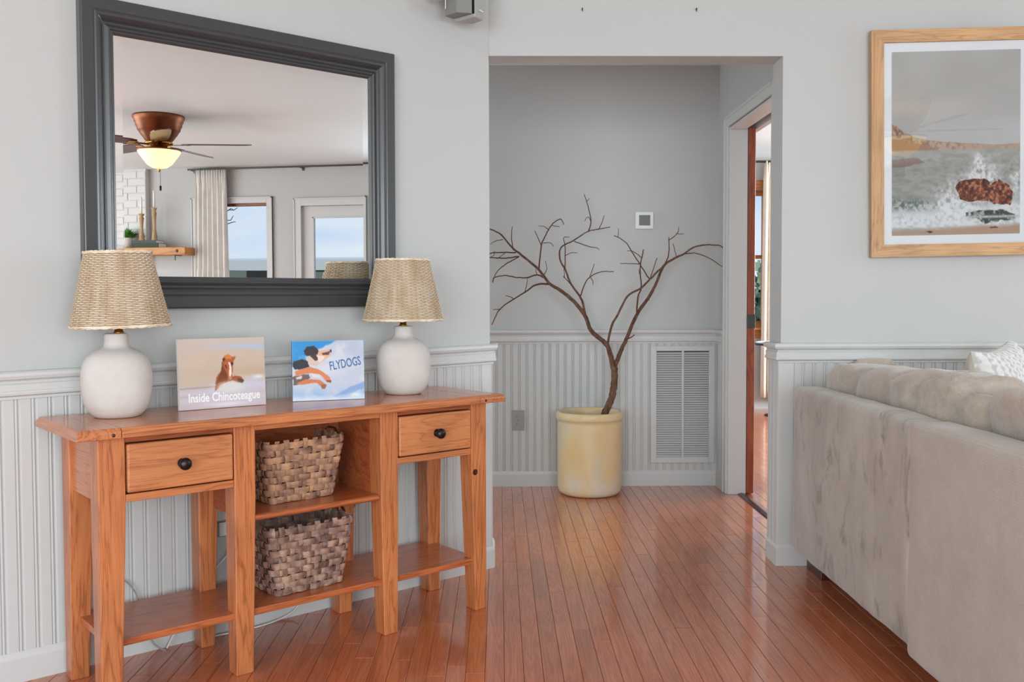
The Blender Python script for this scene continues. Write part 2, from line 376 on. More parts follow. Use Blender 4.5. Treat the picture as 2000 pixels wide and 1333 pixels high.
def glass(name, ior):
    m = bpy.data.materials.new(name); m.use_nodes = True; t = m.node_tree; t.nodes.clear()
    o = t.nodes.new('ShaderNodeOutputMaterial'); a = t.nodes.new('ShaderNodeBsdfTransparent'); g = t.nodes.new('ShaderNodeBsdfGlossy'); g.inputs['Roughness'].default_value = 0
    f = t.nodes.new('ShaderNodeFresnel'); f.inputs[0].default_value = ior; mx = t.nodes.new('ShaderNodeMixShader')
    t.links.new(f.outputs[0], mx.inputs[0]); t.links.new(a.outputs[0], mx.inputs[1]); t.links.new(g.outputs[0], mx.inputs[2]); t.links.new(mx.outputs[0], o.inputs[0]); return m
M['glass'] = glass('window_glass', 1.04); M['glazing'] = glass('picture_glass', 1.5)


# ================================================================ geometry of the rooms
WA = atan2(.6363, .7714)            # heading of the left wall from +X
P0 = Vector((-.04, 3.806, 0))       # corner where the left wall meets the wall with the opening
Wv = Vector((cos(WA), sin(WA), 0)); Nv = Vector((sin(WA), -cos(WA), 0))
def LW(s, o, z=0): return P0+Wv*s+Nv*o+Vector((0, 0, z))   # along the wall, out of it, up
YP, YB, XS, XR, YR, XL, YF, CH = 3.81, 5.448, 1.28, 5.233, -3.2, -3.28, 9.15, 2.44

# floor: a dark base and oak strip boards
fl = struct('floor', MB().box(XL-.2, XR+.2, YR-.2, YF+.2, -.12, -.006), M['gap'])
BW = .05715
ub = MB(); g = .0005
ub.add([(-.5, -.5, 0), (.5, -.5, 0), (.5, .5, 0), (-.5, .5, 0)], [(0, 1, 2, 3)])
rnd = random.Random(11)
def board_mesh(mb, x0, x1, y0, y1):
    e = .0011; zt = 0.0
    vs = [(x0+.0004, y0+.0004, -.006), (x1-.0004, y0+.0004, -.006), (x1-.0004, y1-.0004, -.006), (x0+.0004, y1-.0004, -.006),
          (x0+.0005, y0+.0005, zt-e), (x1-.0005, y0+.0005, zt-e), (x1-.0005, y1-.0005, zt-e), (x0+.0005, y1-.0005, zt-e),
          (x0+.0005+e, y0+.0005+e, zt), (x1-.0005-e, y0+.0005+e, zt), (x1-.0005-e, y1-.0005-e, zt), (x0+.0005+e, y1-.0005-e, zt)]
    fs = [(0, 1, 5, 4), (1, 2, 6, 5), (2, 3, 7, 6), (3, 0, 4, 7), (4, 5, 9, 8), (5, 6, 10, 9), (6, 7, 11, 10), (7, 4, 8, 11), (8, 9, 10, 11)]
    mb.add(vs, fs)
rest = MB(); cnt = 0
nx0 = int((XL)/BW)-1; nx1 = int(XR/BW)+2; off = .012
for i in range(nx0, nx1):
    x0 = i*BW+off; x1 = x0+BW; xc = (x0+x1)/2
    y = YR-rnd.uniform(0, .8)
    while y < YF:
        ln = rnd.choice([rnd.uniform(.25, .6), rnd.uniform(.5, 1.1), rnd.uniform(.8, 1.6)]); y2 = min(y+ln, YF+.1)
        # floor the photograph shows: between the left wall, the sofa and the back of the alcove
        wall_y = 3.806+(xc+.04)*.6363/.7714 if xc < -.04 else (YB if xc < 1.3 else YP)
        vis = y2 > 2.55 and y < wall_y and -1.55 < xc < 1.45 and not (xc > 1.26 and y > 3.8)
        if vis and cnt < 300:
            b = MB(); yc = (y+y2)/2
            board_mesh(b, x0-xc, x1-xc, y-yc, y2-yc)
            o = obj('floor_board', b.mesh('floor_board', M['board']), fl, loc=(xc, yc, 0)); cnt += 1
        else: board_mesh(rest, x0, x1, y, y2)
        y = y2
print('boards', cnt)
ro = obj('floor_boards', rest.mesh('floor_boards', M['boards']), fl); ro['kind'] = 'stuff'

# ceilings and walls
struct('ceiling', MB().box(XL-.2, XR+.2, YR-.2, YF+.2, 2.56, 2.7).box(XL-.15, XR+.12, YR-.12, YB+.1, CH, 2.56), M['ceil'])
wl = obj('wall_left', MB().box(-4.35, 0, 0, .12, 0, CH).mesh('wall_left', M['wall']), None, P0, WA); wl['kind'] = 'structure'
# wall with the wide opening
wc = struct('wall_center', MB().box(-.2, -.04, YP, YP+.135, 0, CH).box(-.04, 1.15, YP, YP+.135, 2.076, CH).box(1.15, XR, YP, YP+.135, 0, CH), M['wall'])
wb = struct('wall_back', MB().box(-2.6, XS+.2, YB, YB+.12, 0, CH), M['wall'])
struct('wall_alcove_left', MB().box(-2.6, -2.5, YP+.135, YB, 0, CH).box(-2.6, -.2, YP+.035, YP+.135, 0, CH), M['wall'])
# alcove right wall with the pocket door opening (Y 4.36..5.185)
DY0, DY1, DZ = 4.36, 5.185, 2.035
ws = struct('wall_alcove_right', MB().box(XS, XS+.093, YP+.135, DY0, 0, CH).box(XS, XS+.093, DY1, YB+.12, 0, CH)
            .box(XS, XS+.093, DY0, DY1, DZ, CH), M['wall'])
def wall_with_holes(name, x, th, y0, y1, holes, axis='x', top=CH, mt='wall'):
    """wall slab at x..x+th spanning y0..y1 with rectangular holes (a,b,z0,z1)"""
    mb = MB()
    def bx(a, b, z0, z1):
        if b-a < 1e-4 or z1-z0 < 1e-4: return
        mb.box(x, x+th, a, b, z0, z1) if axis == 'x' else mb.box(a, b, x, x+th, z0, z1)
    cur = y0
    for a, b, z0, z1 in sorted(holes):
        bx(cur, a, 0, top); bx(a, b, 0, z0); bx(a, b, z1, top); cur = b
    bx(cur, y1, 0, top)
    return struct(name, mb, M[mt])
wall_with_holes('wall_right', XR, .14, YR, YF+.12, [(-.36, .405, .85, 2.07), (.775, 1.70, 0, 2.03), (2.4, 3.5, .55, 2.25), (5.8, 8.0, .85, 2.35)], top=2.56)
wall_with_holes('wall_rear', YR-.14, .14, XL, XR, [(-2.4, 0, .4, 2.3), (.6, 3.6, .4, 2.3)], 'y')
struct('wall_outer_left', MB().box(XL-.14, XL, YR, 1.2, 0, CH), M['wall'])
wall_with_holes('wall_far', YF, .12, XS+.093, XR, [(1.78, 2.62, .80, 2.14)], 'y', 2.56)
struct('wall_far_left', MB().box(XS, XS+.093, YB+.12, YF+.12, 0, 2.56), M['wall'])

# ---------------------------------------------------------------- wainscot: beadboard boards, chair rail, baseboard
PITCHB = .0445
def bead_mesh(z0, z1, t=.010, w=PITCHB):
    r = .0034
    pts = [(0, 0), (0, t-.004), (.0035, t)]                 # flat board
    pts += [(w-.0150, t), (w-.0125, t-.0035)]
    for k in range(5):
        a = pi-pi*k/4; pts.append((w-.0080+.0036*cos(a), t-.0035+.0036*sin(a)))
    pts += [(w-.0012, t-.0045), (w, t-.0045), (w, 0)]
    b = MB(); b.prism([(x, -y) for x, y in pts], z0, z1, 'z'); return b.mesh('beadboard', M['bead'])
BZ0, BZ1 = .07, .862
bm_full = bead_mesh(BZ0, BZ1)
def beadrun(parent, origin, ang, length, start=0.0):
    n = int(length/PITCHB)
    for i in range(n):
        p = Vector(origin)+Vector((cos(ang), sin(ang), 0))*(start+i*PITCHB)
        obj('beadboard', bm_full, parent, p, ang)
for i in range(44):
    obj('beadboard', bm_full, wl, (-.047-PITCHB*(i+1), 0, 0), 0)
obj('corner_board', MB().box(-.047, 0, -.0105, .01, BZ0, BZ1, .0015).mesh('corner_board', M['trim']), wl)
n = 30
for i in range(n): obj('beadboard', bm_full, wb, (XS-.0-PITCHB*(i+1), YB, 0), 0)
XC = 1.15   # right side of the opening
obj('corner_board', MB().box(XC-.0125, XC+.052, YP-.0115, YP, BZ0, BZ1, .0015).box(XC-.0125, XC, YP, YP+.045, BZ0, BZ1, .0015).mesh('corner_board', M['trim']), wc)
obj('jamb_panel', MB().box(XC-.008, XC, YP+.046, YP+.052, BZ0, BZ1).box(XC-.0125, XC, YP+.052, YP+.085, BZ0, BZ1, .002).box(XC-.009, XC, YP+.088, YP+.094, BZ0, BZ1, .002).box(XC-.0125, XC, YP+.097, YP+.1345, BZ0, BZ1, .002).mesh('jamb_panel', M['bead']), wc)
for i in range(44): obj('beadboard', bm_full, wc, (XC+.052+PITCHB*i, YP, 0), 0)
# small beadboard on the alcove's right wall, between corner and casing
for i in range(3): obj('beadboard', bm_full, ws, (XS, YB-.012-PITCHB*i, 0), -pi/2)
# mouldings: profile (out, z)
RAIL = [(0, .915), (.026, .915), (.0325, .910), (.034, .902), (.030, .893), (.020, .889), (.017, .885), (.019, .881), (.024, .877), (.0235, .862), (.0235, .860), (.0265, .858), (.0275, .853), (.0260, .847), (.018, .844), (.0150, .842), (.0150, .835), (.0105, .834), (0, .834)]
BASE = [(0, .088), (.010, .088), (.0135, .082), (.0175, .074), (.0185, .070), (.0185, 0.0), (0, 0.0)]
def rail(name, path, parent=None, prof=RAIL, loc=(0, 0, 0), rz=0, rot=None):
    o = struct(name, MB().sweep(prof, path), M['trim'], parent, loc=loc, rz=rz, rot=rot); return bevel(o, .0012, 1, 20) if 0 else o
# left wall rail (it sags slightly towards the left as in the photograph)
o = rail('trim_1', [(-3.4, 0), (0, 0), (.0859, .1041)], loc=P0, rz=WA)
for v in o.data.vertices: v.co.z += .0098*min(0, v.co.x)
o.data.update()
rail('baseboard_left', [(-3.4, 0), (0, 0), (.0859, .1041)], prof=BASE, loc=P0, rz=WA)
rail('trim_2', [(XC, YP+.135), (XC, YP), (XR, YP)])
rail('baseboard_center', [(XC, YP+.135), (XC, YP), (XR, YP)], prof=BASE)
rail('trim_3', [(-.6, YB), (XS, YB), (XS, 5.262)])
rail('baseboard_back', [(-.6, YB), (XS, YB), (XS, 5.262)], prof=BASE)

# ---------------------------------------------------------------- pocket door, its casing and threshold
d1 = struct('door_1', MB().box(XS+.095, XS+.135, DY1-.012, DY1+.26, .008, DZ, .002), M['doorwood'], label='brown wooden sliding door behind the white casing at the right of the alcove')
pl_ = obj('latch_plate', MB().box(XS+.092, XS+.138, DY1-.0145, DY1-.0115, .93, 1.005, .001).box(XS+.104, XS+.126, DY1-.016, DY1-.0145, .945, .99, .001).mesh('latch_plate', M['steel']), d1)
pl2 = obj('pull', MB().box(XS+.092, XS+.0955, DY1-.012, DY1+.03, .93, 1.005, .001).mesh('pull', M['steel']), d1)
cas = MB()
cw = .066
prof = [(0, 0), (.020, 0), (.020, .018), (.014, .024), (.016, .050), (.012, .060), (0, .064)]
cas.box(XS-.020, XS, DY1+.006, DY1+cw, 0, DZ+cw, .003).box(XS-.026, XS-.014, DY1+cw-.016, DY1+cw, 0, DZ+cw, .003)
cas.box(XS-.020, XS, DY0-cw, DY0-.006, 0, DZ+cw, .003)
cas.box(XS-.020, XS, DY0-.006, DY1+.006, DZ+.006, DZ+cw, .003).box(XS-.026, XS-.014, DY0-.006, DY1+cw, DZ+cw-.016, DZ+cw, .003)
struct('trim_4', cas, M['trim'])
jb = MB().box(XS-.008, XS+.093, DY1-.008, DY1+.006, 0, DZ, .002)
jb.box(XS-.008, XS+.080, DY0, DY1-.008, DZ-.012, DZ+.002, .002).box(XS+.140, XS+.175, DY0-.1, DY1+.4, DZ-.006, DZ+.13, .002).box(XS-.008, XS+.093, DY0-.006, DY0+.01, 0, DZ, .002)
struct('trim_5', jb, M['trim'])
struct('trim_6', MB().prism([(XS+.045, 0.0004), (XS+.050, .006), (XS+.07, .010), (XS+.088, .006), (XS+.094, .0004)], DY0+.01, DY1-.01, 'y'), M['darkwood'], label='dark wooden threshold under the pocket door')
obj('jamb_panel', MB().box(-.04, -.0305, YP+.002, YP+.135, BZ0, BZ1, .001).mesh('jamb_panel', M['bead']), wc)

# ---------------------------------------------------------------- windows and garden door of the room behind the camera (narrow window and door seen in the mirror, the others added unseen)
def casing(mb, x, s, y0, y1, z0, z1, w, t=.02, sill=True):
    """flat casing with raised outer edge round an opening in a wall at x; s = direction into the room"""
    a, b = (x, x+s*t) if s > 0 else (x+s*t, x); a2, b2 = (x, x+s*(t+.008)) if s > 0 else (x+s*(t+.008), x)
    mb.box(a, b, y0-w, y0, z0-(w if sill else 0), z1+w, .002).box(a, b, y1, y1+w, z0-(w if sill else 0), z1+w, .002).box(a, b, y0, y1, z1, z1+w, .002)
    mb.box(a2, b2, y0-w, y0-w+.014, z0, z1+w, .002).box(a2, b2, y1+w-.014, y1+w, z0, z1+w, .002).box(a2, b2, y0-w, y1+w, z1+w-.014, z1+w, .002)
    if sill: mb.box(a, b, y0, y1, z0-w, z0, .002).box(x-.06 if s < 0 else x, x if s < 0 else x+.06, y0-w, y1+w, z0-.012, z0+.012, .003)
    return mb
w1 = struct('window_1', casing(MB(), XR, -1, -.36, .405, .85, 2.07, .062), M['trim'], label='tall narrow window beside the white curtain, seen in the mirror')
obj('sash', MB().box(XR+.04, XR+.075, -.36, .405, .85, .92).box(XR+.04, XR+.075, -.36, .405, 1.30, 1.352, .003).box(XR+.04, XR+.075, -.36, -.32, .85, 2.07).mesh('sash', M['trim']), w1)
obj('wood_stop', MB().box(XR+.03, XR+.08, .385, .405, .92, 2.07).box(XR+.03, XR+.08, -.32, .405, 2.045, 2.07).mesh('wood_stop', M['doorwood']), w1)
obj('pane', MB().box(XR+.052, XR+.056, -.32, .385, 1.352, 2.045).mesh('pane', M['glass']), w1)
obj('pane', MB().box(XR+.052, XR+.056, -.32, .385, .92, 1.30).mesh('pane', M['glass']), w1)
d2 = struct('door_2', MB().box(XR+.02, XR+.065, .775, .895, .02, 1.91).box(XR+.02, XR+.065, 1.58, 1.70, .02, 1.91).box(XR+.02, XR+.065, .775, 1.70, 1.9101, 2.028)
            .box(XR+.02, XR+.065, .895, 1.58, .02, .35, .002).box(XR+.02, XR+.065, .895, 1.58, 1.29, 1.342, .002), M['trim'], label='white glazed garden door seen at the right in the mirror')
obj('pane', MB().box(XR+.04, XR+.044, .895, 1.58, 1.342, 1.91).mesh('pane', M['glass']), d2)
obj('pane', MB().box(XR+.04, XR+.044, .895, 1.58, .35, 1.29).mesh('pane', M['glass']), d2)
obj('glazing_bead', MB().box(XR+.012, XR+.022, .885, .900, 1.335, 1.92, .002).box(XR+.012, XR+.022, 1.575, 1.59, 1.335, 1.92, .002).box(XR+.012, XR+.022, .885, 1.59, 1.905, 1.92, .002).mesh('glazing_bead', M['trim']), d2)
struct('trim_7', casing(MB(), XR, -1, .775, 1.70, 0, 2.03, .078, sill=False), M['trim'])
w2 = struct('window_added_side', casing(MB(), XR, -1, 2.4, 3.5, .55, 2.25, .07), M['trim'])  # unseen window, added with the side fill lamp
w3 = struct('window_added_rear_left', MB().box(-2.5, .1, YR, YR+.02, .3, .4).box(-2.5, .1, YR, YR+.02, 2.3, 2.4).box(-2.5, -2.4, YR, YR+.02, .4, 2.3).box(0, .1, YR, YR+.02, .4, 2.3), M['trim'])  # frame of an unseen window, added for the rear left fill lamp
w4 = struct('window_added_rear', MB().box(.5, 3.7, YR, YR+.02, .3, .4).box(.5, 3.7, YR, YR+.02, 2.3, 2.4).box(.5, .6, YR, YR+.02, .4, 2.3).box(3.6, 3.7, YR, YR+.02, .4, 2.3), M['trim'])  # likewise added out of view, round the rear fill lamp
# curtain rail along the window wall and the gathered curtain
def curtain_mb(y0, y1, x, z0, z1, folds, depth, flare=.0, ax='y', ny=150, nz=26, seed=1, th=.004):
    rr = random.Random(seed); ph = [rr.uniform(0, 6) for _ in range(4)]
    mb = MB(); vs = []
    for j in range(nz+1):
        v = j/nz; z = z0+(z1-z0)*v
        for i in range(ny+1):
            u = i/ny; w = 1+flare*(1-v)
            yy = (y0+y1)/2+(u-.5)*(y1-y0)*w
            amp = depth*(.55+.45*(1-v)**.6)
            d = amp*(sin(folds*2*pi*u+ph[0]+.9*sin(4*u+ph[1])+.25*sin(3*v+ph[3]))+.12*sin(folds*4.1*pi*u+ph[2]))
            if v > .955: d = .55*d+.012*sin(folds*2*pi*u*2)
            vs.append((x+d, yy, z) if ax == 'y' else (yy, x+d, z))
    w_ = ny+1
    mb.add(vs, [(j*w_+i, j*w_+i+1, (j+1)*w_+i+1, (j+1)*w_+i) for j in range(nz) for i in range(ny)], True)
    return mb
t = tag(obj('curtain_rod', MB().tube([(XR-.075, -.42, 2.417), (XR-.075, 1.9, 2.417)], .009, 10), mat=M['steel']), 'thin dark curtain rod under the ceiling, seen in the mirror', 'curtain rod')
for yy in (-.38, .8, 1.85): obj('bracket', MB().box(XR-.08, XR, yy-.006, yy+.006, 2.403, 2.409).box(XR-.006, XR, yy-.012, yy+.012, 2.385, 2.43), t, mat=M['steel'])
t = thing('curtain', 'white pleated curtain hanging left of the narrow window in the mirror', 'curtain')
o = obj('drape', curtain_mb(-.335, .0, XR-.085, .04, 2.405, 6, .026, .16), t, mat=M['curtain']); s = o.modifiers.new('s', 'SOLIDIFY'); s.thickness = .003
for k in range(9):
    obj('ring', MB().tube([(XR-.075+.013*cos(a*pi/5), -.315+k*.038, 2.414+.013*sin(a*pi/5)) for a in range(10)], .002, 5, closed=True), t, mat=M['brass'])
# white painted brick chimney breast with its bricks
cb = struct('wall_chimney', MB().box(XR-.06, XR, -2.6, -.90, 0, CH), M['mortar'])
brk = MB().box(-.006, 0, -.099, .099, -.034, .034, .003).mesh('brick', M['brick'])
for r_ in range(14):
    z = 1.40+r_*.0755
    for c_ in range(4):
        y_ = -1.001-.1025*(r_ % 2)-c_*.205
        obj('brick', brk, cb, (XR-.06, y_, z))
    if r_ % 2: obj('brick', MB().box(-.006, 0, -.0465, .0465, -.034, .034, .003).mesh('brick', M['brick']), cb, (XR-.06, -.9485, z))
# mantel shelf and what stands on it
MX = XR-.06
t = thing('mantel_shelf', 'chunky honey coloured wooden beam shelf on the chimney, seen in the mirror', 'shelf')
o = obj('beam', MB().box(MX-.20, MX-.0015, -2.4, -.36, 1.540, 1.618), t, mat=M['honey']); bevel(o, .006)
obj('bracket', MB().tube([(MX-.02, -.50, 1.538), (MX-.14, -.50, 1.538), (MX-.15, -.50, 1.515), (MX-.145, -.50, 1.485)], .005, 6), t, mat=M['steel'])
obj('knot', MB().lathe([(.001, 0), (.016, 0), (.014, .002), (.001, .003)], 12), t, (MX-.2005, -.45, 1.58), rot=(0, -pi/2, 0), mat=M['darkwood'])
def closed_book(name, label, cx, cy, z, L_, W_, T_, m, rz, grp=None):
    t = thing(name, label, 'book', (cx, cy, z), rz, grp)
    obj('cover', MB().box(-L_/2, L_/2, -W_/2, W_/2, 0, .003).box(-L_/2, L_/2, -W_/2, W_/2, T_-.003, T_).box(-L_/2, -L_/2+.004, -W_/2, W_/2, .003, T_-.003), t, mat=m)
    obj('pages', MB().box(-L_/2+.004, L_/2-.004, -W_/2+.004, W_/2-.003, .003, T_-.003), t, mat=M['pages']); return t
zs = 1.6185
closed_book('hardcover_book', 'dark green hardcover lying flat under the candlesticks, lower of two', MX-.10, -.815, zs, .15, .30, .045, M['greenbook'], 0)
closed_book('hardcover_book', 'dark thin hardcover lying on top of the green book under the candlesticks', MX-.10, -.83, zs+.0455, .145, .28, .028, M['black'], .04)
zt = zs+.074
def candlestick(label, x, y, h):
    t = thing('candlestick', label, 'candlestick', (x, y, zt), 0, None)
    pr = [(.001, 0), (.036, 0), (.036, .006), (.030, .014), (.024, .03), (.028, .045), (.020, .07), (.015, h*.45), (.020, h*.72), (.026, h*.84), (.018, h*.88), (.020, h*.93), (.028, h*.96), (.028, h), (.001, h)]
    obj('stick', MB().lathe(pr, 20), t, mat=M['palewood'])
    obj('candle', MB().lathe([(.001, h), (.011, h), (.0095, h+.17), (.004, h+.175), (.001, h+.176)], 12), t, mat=M['candle']); return t
candlestick('shorter pale turned wood candlestick with a white candle, nearer the plant', MX-.10, -.895, .275)
candlestick('taller pale turned wood candlestick with a white candle, right of the shorter one', MX-.10, -.752, .335)
t = thing('potted_plant', 'small green leafy plant in a white pot on the beam shelf', 'plant', (MX-.10, -1.055, zs))
obj('pot', MB().lathe([(.001, 0), (.040, 0), (.052, .10), (.056, .105), (.052, .105), (.046, .09), (.001, .09)], 24), t, mat=M['white'])
lf = MB(); rr = random.Random(3)
for k in range(110):
    a = rr.uniform(0, 2*pi); el = rr.uniform(.25, 1.45); ln = rr.uniform(.08, .15); w = rr.uniform(.012, .02)
    d = Vector((cos(a)*cos(el), sin(a)*cos(el), sin(el))); sd = Vector((-sin(a), cos(a), 0)); b = Vector((0, 0, .09))
    lf.add([b+d*.02, b+d*ln*.6+sd*w, b+d*ln+Vector((0, 0, -.02)), b+d*ln*.6-sd*w], [(0, 1, 2, 3)], True)
lo = obj('leaves', lf, t, mat=M['leaf']); lo['kind'] = 'stuff'
# ceiling fan with light
t = thing('ceiling_fan', 'copper ceiling fan with dark blades and a lit frosted glass bowl, seen in the mirror', 'ceiling fan', (2.62, .77, CH))
obj('housing', MB().lathe([(.001, 0), (.182, -.0), (.185, -.012), (.175, -.03), (.172, -.045), (.166, -.05), (.162, -.075), (.156, -.08), (.150, -.105), (.143, -.11), (.130, -.135), (.118, -.15), (.10, -.175), (.085, -.19), (.001, -.19)], 40), t, mat=M['copper'])
obj('motor_ring', MB().lathe([(.001, -.185), (.088, -.187), (.10, -.195), (.095, -.207), (.06, -.215), (.055, -.235), (.001, -.235)], 32), t, mat=M['brass'])
for k in range(5):
    a = R(4+72*k); b = MB()
    pts = [(.17, -.045), (.22, -.062), (.45, -.07), (.60, -.068), (.655, -.045), (.67, 0), (.655, .045), (.60, .068), (.45, .07), (.22, .062), (.17, .045)]
    b.prism(pts, -.003, .003, 'z')
    bo = obj('blade', b, t, (0, 0, -.205), rot=(-R(11), 0, a), mat=M['darkwood'])
    obj('blade_iron', MB().box(.07, .19, -.014, .014, -.008, -.003, .001).box(.16, .225, -.035, .035, -.008, -.004, .001), bo, mat=M['brass'])
lk = obj('light_kit', MB().lathe([(.05, -.235), (.06, -.242), (.155, -.246), (.158, -.252), (.15, -.258), (.05, -.25)], 40, cap=False), t, mat=M['copper'])
obj('glass_bowl', MB().lathe([(.152, -.257), (.138, -.283), (.108, -.325), (.088, -.352), (.055, -.375), (.001, -.385)], 40, cap=False), t, mat=M['bowl'])
obj('finial', MB().lathe([(.001, -.383), (.014, -.385), (.010, -.395), (.003, -.41), (.001, -.41)], 16), t, mat=M['brass'])
obj('pull_chain', MB().tube([(.01, 0, -.41), (.01, 0, -.505)], .0015, 6).lathe([(.001, -.545), (.008, -.54), (.008, -.51), (.001, -.505)], 10, c=(.01, 0, 0)), t, mat=M['bronze'])

# ---------------------------------------------------------------- outdoors
struct('ground', MB().box(-60, 90, -60, 90, -.75, -.6), mat('lawn', sl(120, 122, 96), .9))
t = thing('neighbouring_house', 'low grey roofed house beyond the windows, seen in the mirror', 'house')
obj('wall', MB().box(20, 28, -16, 14, -.6, 1.86), t, mat=mat('house_wall', sl(104, 116, 108), .8))
obj('roof', MB().prism([(19.4, 1.82), (19.4, 2.1), (24, 2.35), (28.6, 2.1), (28.6, 1.82)], -16.5, 14.5, 'y'), t, mat=mat('roof', sl(190, 194, 196), .8))
for k in range(5): obj('window', MB().box(19.96, 20.0, -12+k*5, -10.4+k*5, .6, 1.55), t, mat=M['black'])
def hedge(name, label, pts, seed, n, sz):
    rr = random.Random(seed); mb = MB()
    for (x, y, z, rx, ry, rz_) in pts:
        for k in range(n):
            while True:
                a, b, c = rr.uniform(-1, 1), rr.uniform(-1, 1), rr.uniform(-1, 1)
                if a*a+b*b+c*c < 1: break
            p = Vector((x+a*rx, y+b*ry, z+c*rz_)); u = Vector((rr.gauss(0, 1), rr.gauss(0, 1), rr.gauss(0, 1))).normalized()*sz; v = u.cross(Vector((rr.gauss(0, 1), rr.gauss(0, 1), rr.gauss(0, 1)))).normalized()*sz
            mb.add([p, p+u, p+u+v, p+v], [(0, 1, 2, 3)])
    o = obj(name, mb, mat=M['leafd']); return tag(o, label, 'trees', kind='stuff')
hedge('distant_trees', 'grey-green trees far outside the bedroom window', [(6+k*3.1, 34+(k % 3), .2, 2.6, 1.5, 2.2) for k in range(5)], 5, 700, .35)
rr = random.Random(8)
t = thing('bare_tree', 'bare tree twigs outside the narrow window, top left', 'tree', (13.0, -4.75, -.6))
obj('trunk', MB().tube([(0, 0, 0), (0, 0, 1.5), (.05, .05, 3.0), (.1, .1, 4.2)], [.09, .08, .05, .03], 8), t, mat=M['twig']); mb = MB()
for k in range(7):
    b = Vector((.05, .05, 3.12+k*.07)); p = [b, b+Vector((0, .5, .05))]
    for q in range(4): p.append(p[-1]+Vector((rr.uniform(-.05, .05), rr.uniform(.05, .13), rr.uniform(-.05, .08))))
    mb.tube(p, [.02, .014, .012, .010, .008, .006], 5)
obj('twigs', mb, t, mat=M['twig'])

# ---------------------------------------------------------------- bedroom beyond the pocket door
w5 = struct('window_5', MB(), M['honey'])
bpy.data.objects.remove(w5)
mb = MB(); y = YF
mb.box(1.69, 2.71, y-.02, y, 2.14, 2.235, .003).box(1.69, 1.78, y-.02, y, .80, 2.14, .003).box(2.62, 2.71, y-.02, y, .80, 2.14, .003).box(1.66, 2.74, y-.05, y, .775, .80, .003).box(1.69, 2.71, y-.02, y, .70, .775, .003)
mb.box(1.78, 2.62, y+.03, y+.07, 2.09, 2.14).box(1.78, 2.62, y+.03, y+.07, .80, .86).box(1.78, 2.62, y+.03, y+.07, 1.475, 1.51).box(1.78, 1.82, y+.03, y+.07, .86, 2.09).box(2.58, 2.62, y+.03, y+.07, .86, 2.09)
w5 = struct('window_5', mb, wood('window_pine', sl(206, 142, 84), sl(186, 118, 62), sl(130, 74, 36), 'x', .4, None, .6), label='wood framed bedroom window seen through the pocket door')
obj('pane', MB().box(1.82, 2.58, y+.048, y+.052, 1.51, 2.09).mesh('pane', M['glass']), w5)
obj('pane', MB().box(1.82, 2.58, y+.048, y+.052, .86, 1.475).mesh('pane', M['glass']), w5)
tag(obj('curtain_rod', MB().tube([(1.4, y-.09, 2.405), (3.2, y-.09, 2.405)], .011, 10).lathe([(.001, -.02), (.02, -.01), (.02, .01), (.001, .02)], 12, c=(1.4, y-.09, 2.405)), mat=M['black']), 'black curtain rod above the bedroom window', 'curtain rod')
t = thing('curtain', 'cream curtain hanging on the black rod in the bedroom', 'curtain')
o = obj('drape', curtain_mb(2.56, 2.86, y-.09, .12, 2.41, 5, .022, .10, 'x', seed=4), t, mat=M['curtain2']); s = o.modifiers.new('s', 'SOLIDIFY'); s.thickness = .003
t = thing('side_table', 'round side table with a dark blue-edged top in the bedroom', 'table', (2.60, 8.62, 0))
obj('tabletop', MB().lathe([(.001, .655), (.235, .655), (.235, .672), (.001, .672)], 40), t, mat=M['navy'])
obj('tray_rim', MB().lathe([(.20, .672), (.225, .6725), (.225, .684), (.218, .684), (.20, .675)], 40, cap=False), t, mat=M['white'])
obj('stem', MB().lathe([(.001, .03), (.016, .03), (.013, .655), (.001, .655)], 14), t, mat=M['black'])
obj('base', MB().lathe([(.001, 0), (.14, 0), (.14, .008), (.05, .03), (.001, .035)], 30), t, mat=M['black'])

# ================================================================ console table against the left wall
# local frame of the left wall: x along the wall, y = -distance out of the wall
CT = .765
t = thing('console_table', 'long honey oak console table with two drawers and open shelves', 'console table', LW(-.98, 0), WA)
X0 = -.98                            # root sits at s = -.98
def cx(s): return s-X0
TC = t
# top: main board plus two breadboard ends, chamfered edge
def top_part(name, s0, s1, ax, ends):
    b = MB(); y0, y1 = -.432, -.036; zt, zb, c = CT, CT-.028, .010
    e0 = c if ends == 'l' else 0; e1 = c if ends == 'r' else 0
    lo = [(cx(s0), y0, zb), (cx(s1), y0, zb), (cx(s1), y1, zb), (cx(s0), y1, zb)]
    mi = [(cx(s0), y0, zt-c), (cx(s1), y0, zt-c), (cx(s1), y1, zt-c), (cx(s0), y1, zt-c)]
    up = [(cx(s0)+e0, y0+c, zt), (cx(s1)-e1, y0+c, zt), (cx(s1)-e1, y1, zt), (cx(s0)+e0, y1, zt)]
    fs = [(0, 3, 2, 1), (8, 9, 10, 11)]
    for k in range(4):
        n = (k+1) % 4; fs += [(k, n, 4+n, 4+k), (4+k, 4+n, 8+n, 8+k)]
    b.add(lo+mi+up, fs)
    return bevel(obj(name, b, t, mat=M['oak'+ax]), .0025, 2, 20)
top_part('tabletop', -1.588, -.388, 'x', '')
top_part('breadboard_end', -1.702, -1.5892, 'y', 'l'); top_part('breadboard_end', -.3868, -.277, 'y', 'r')
obj('peg', MB().lathe([(.001, 0), (.005, 0), (.004, .001), (.001, .0012)], 10), t, (cx(-1.61), -.432, CT-.018), rot=(pi/2, 0, 0), mat=M['darkwood'])
obj('peg', MB().lathe([(.001, 0), (.005, 0), (.004, .001), (.001, .0012)], 10), t, (cx(-.365), -.432, CT-.018), rot=(pi/2, 0, 0), mat=M['darkwood'])
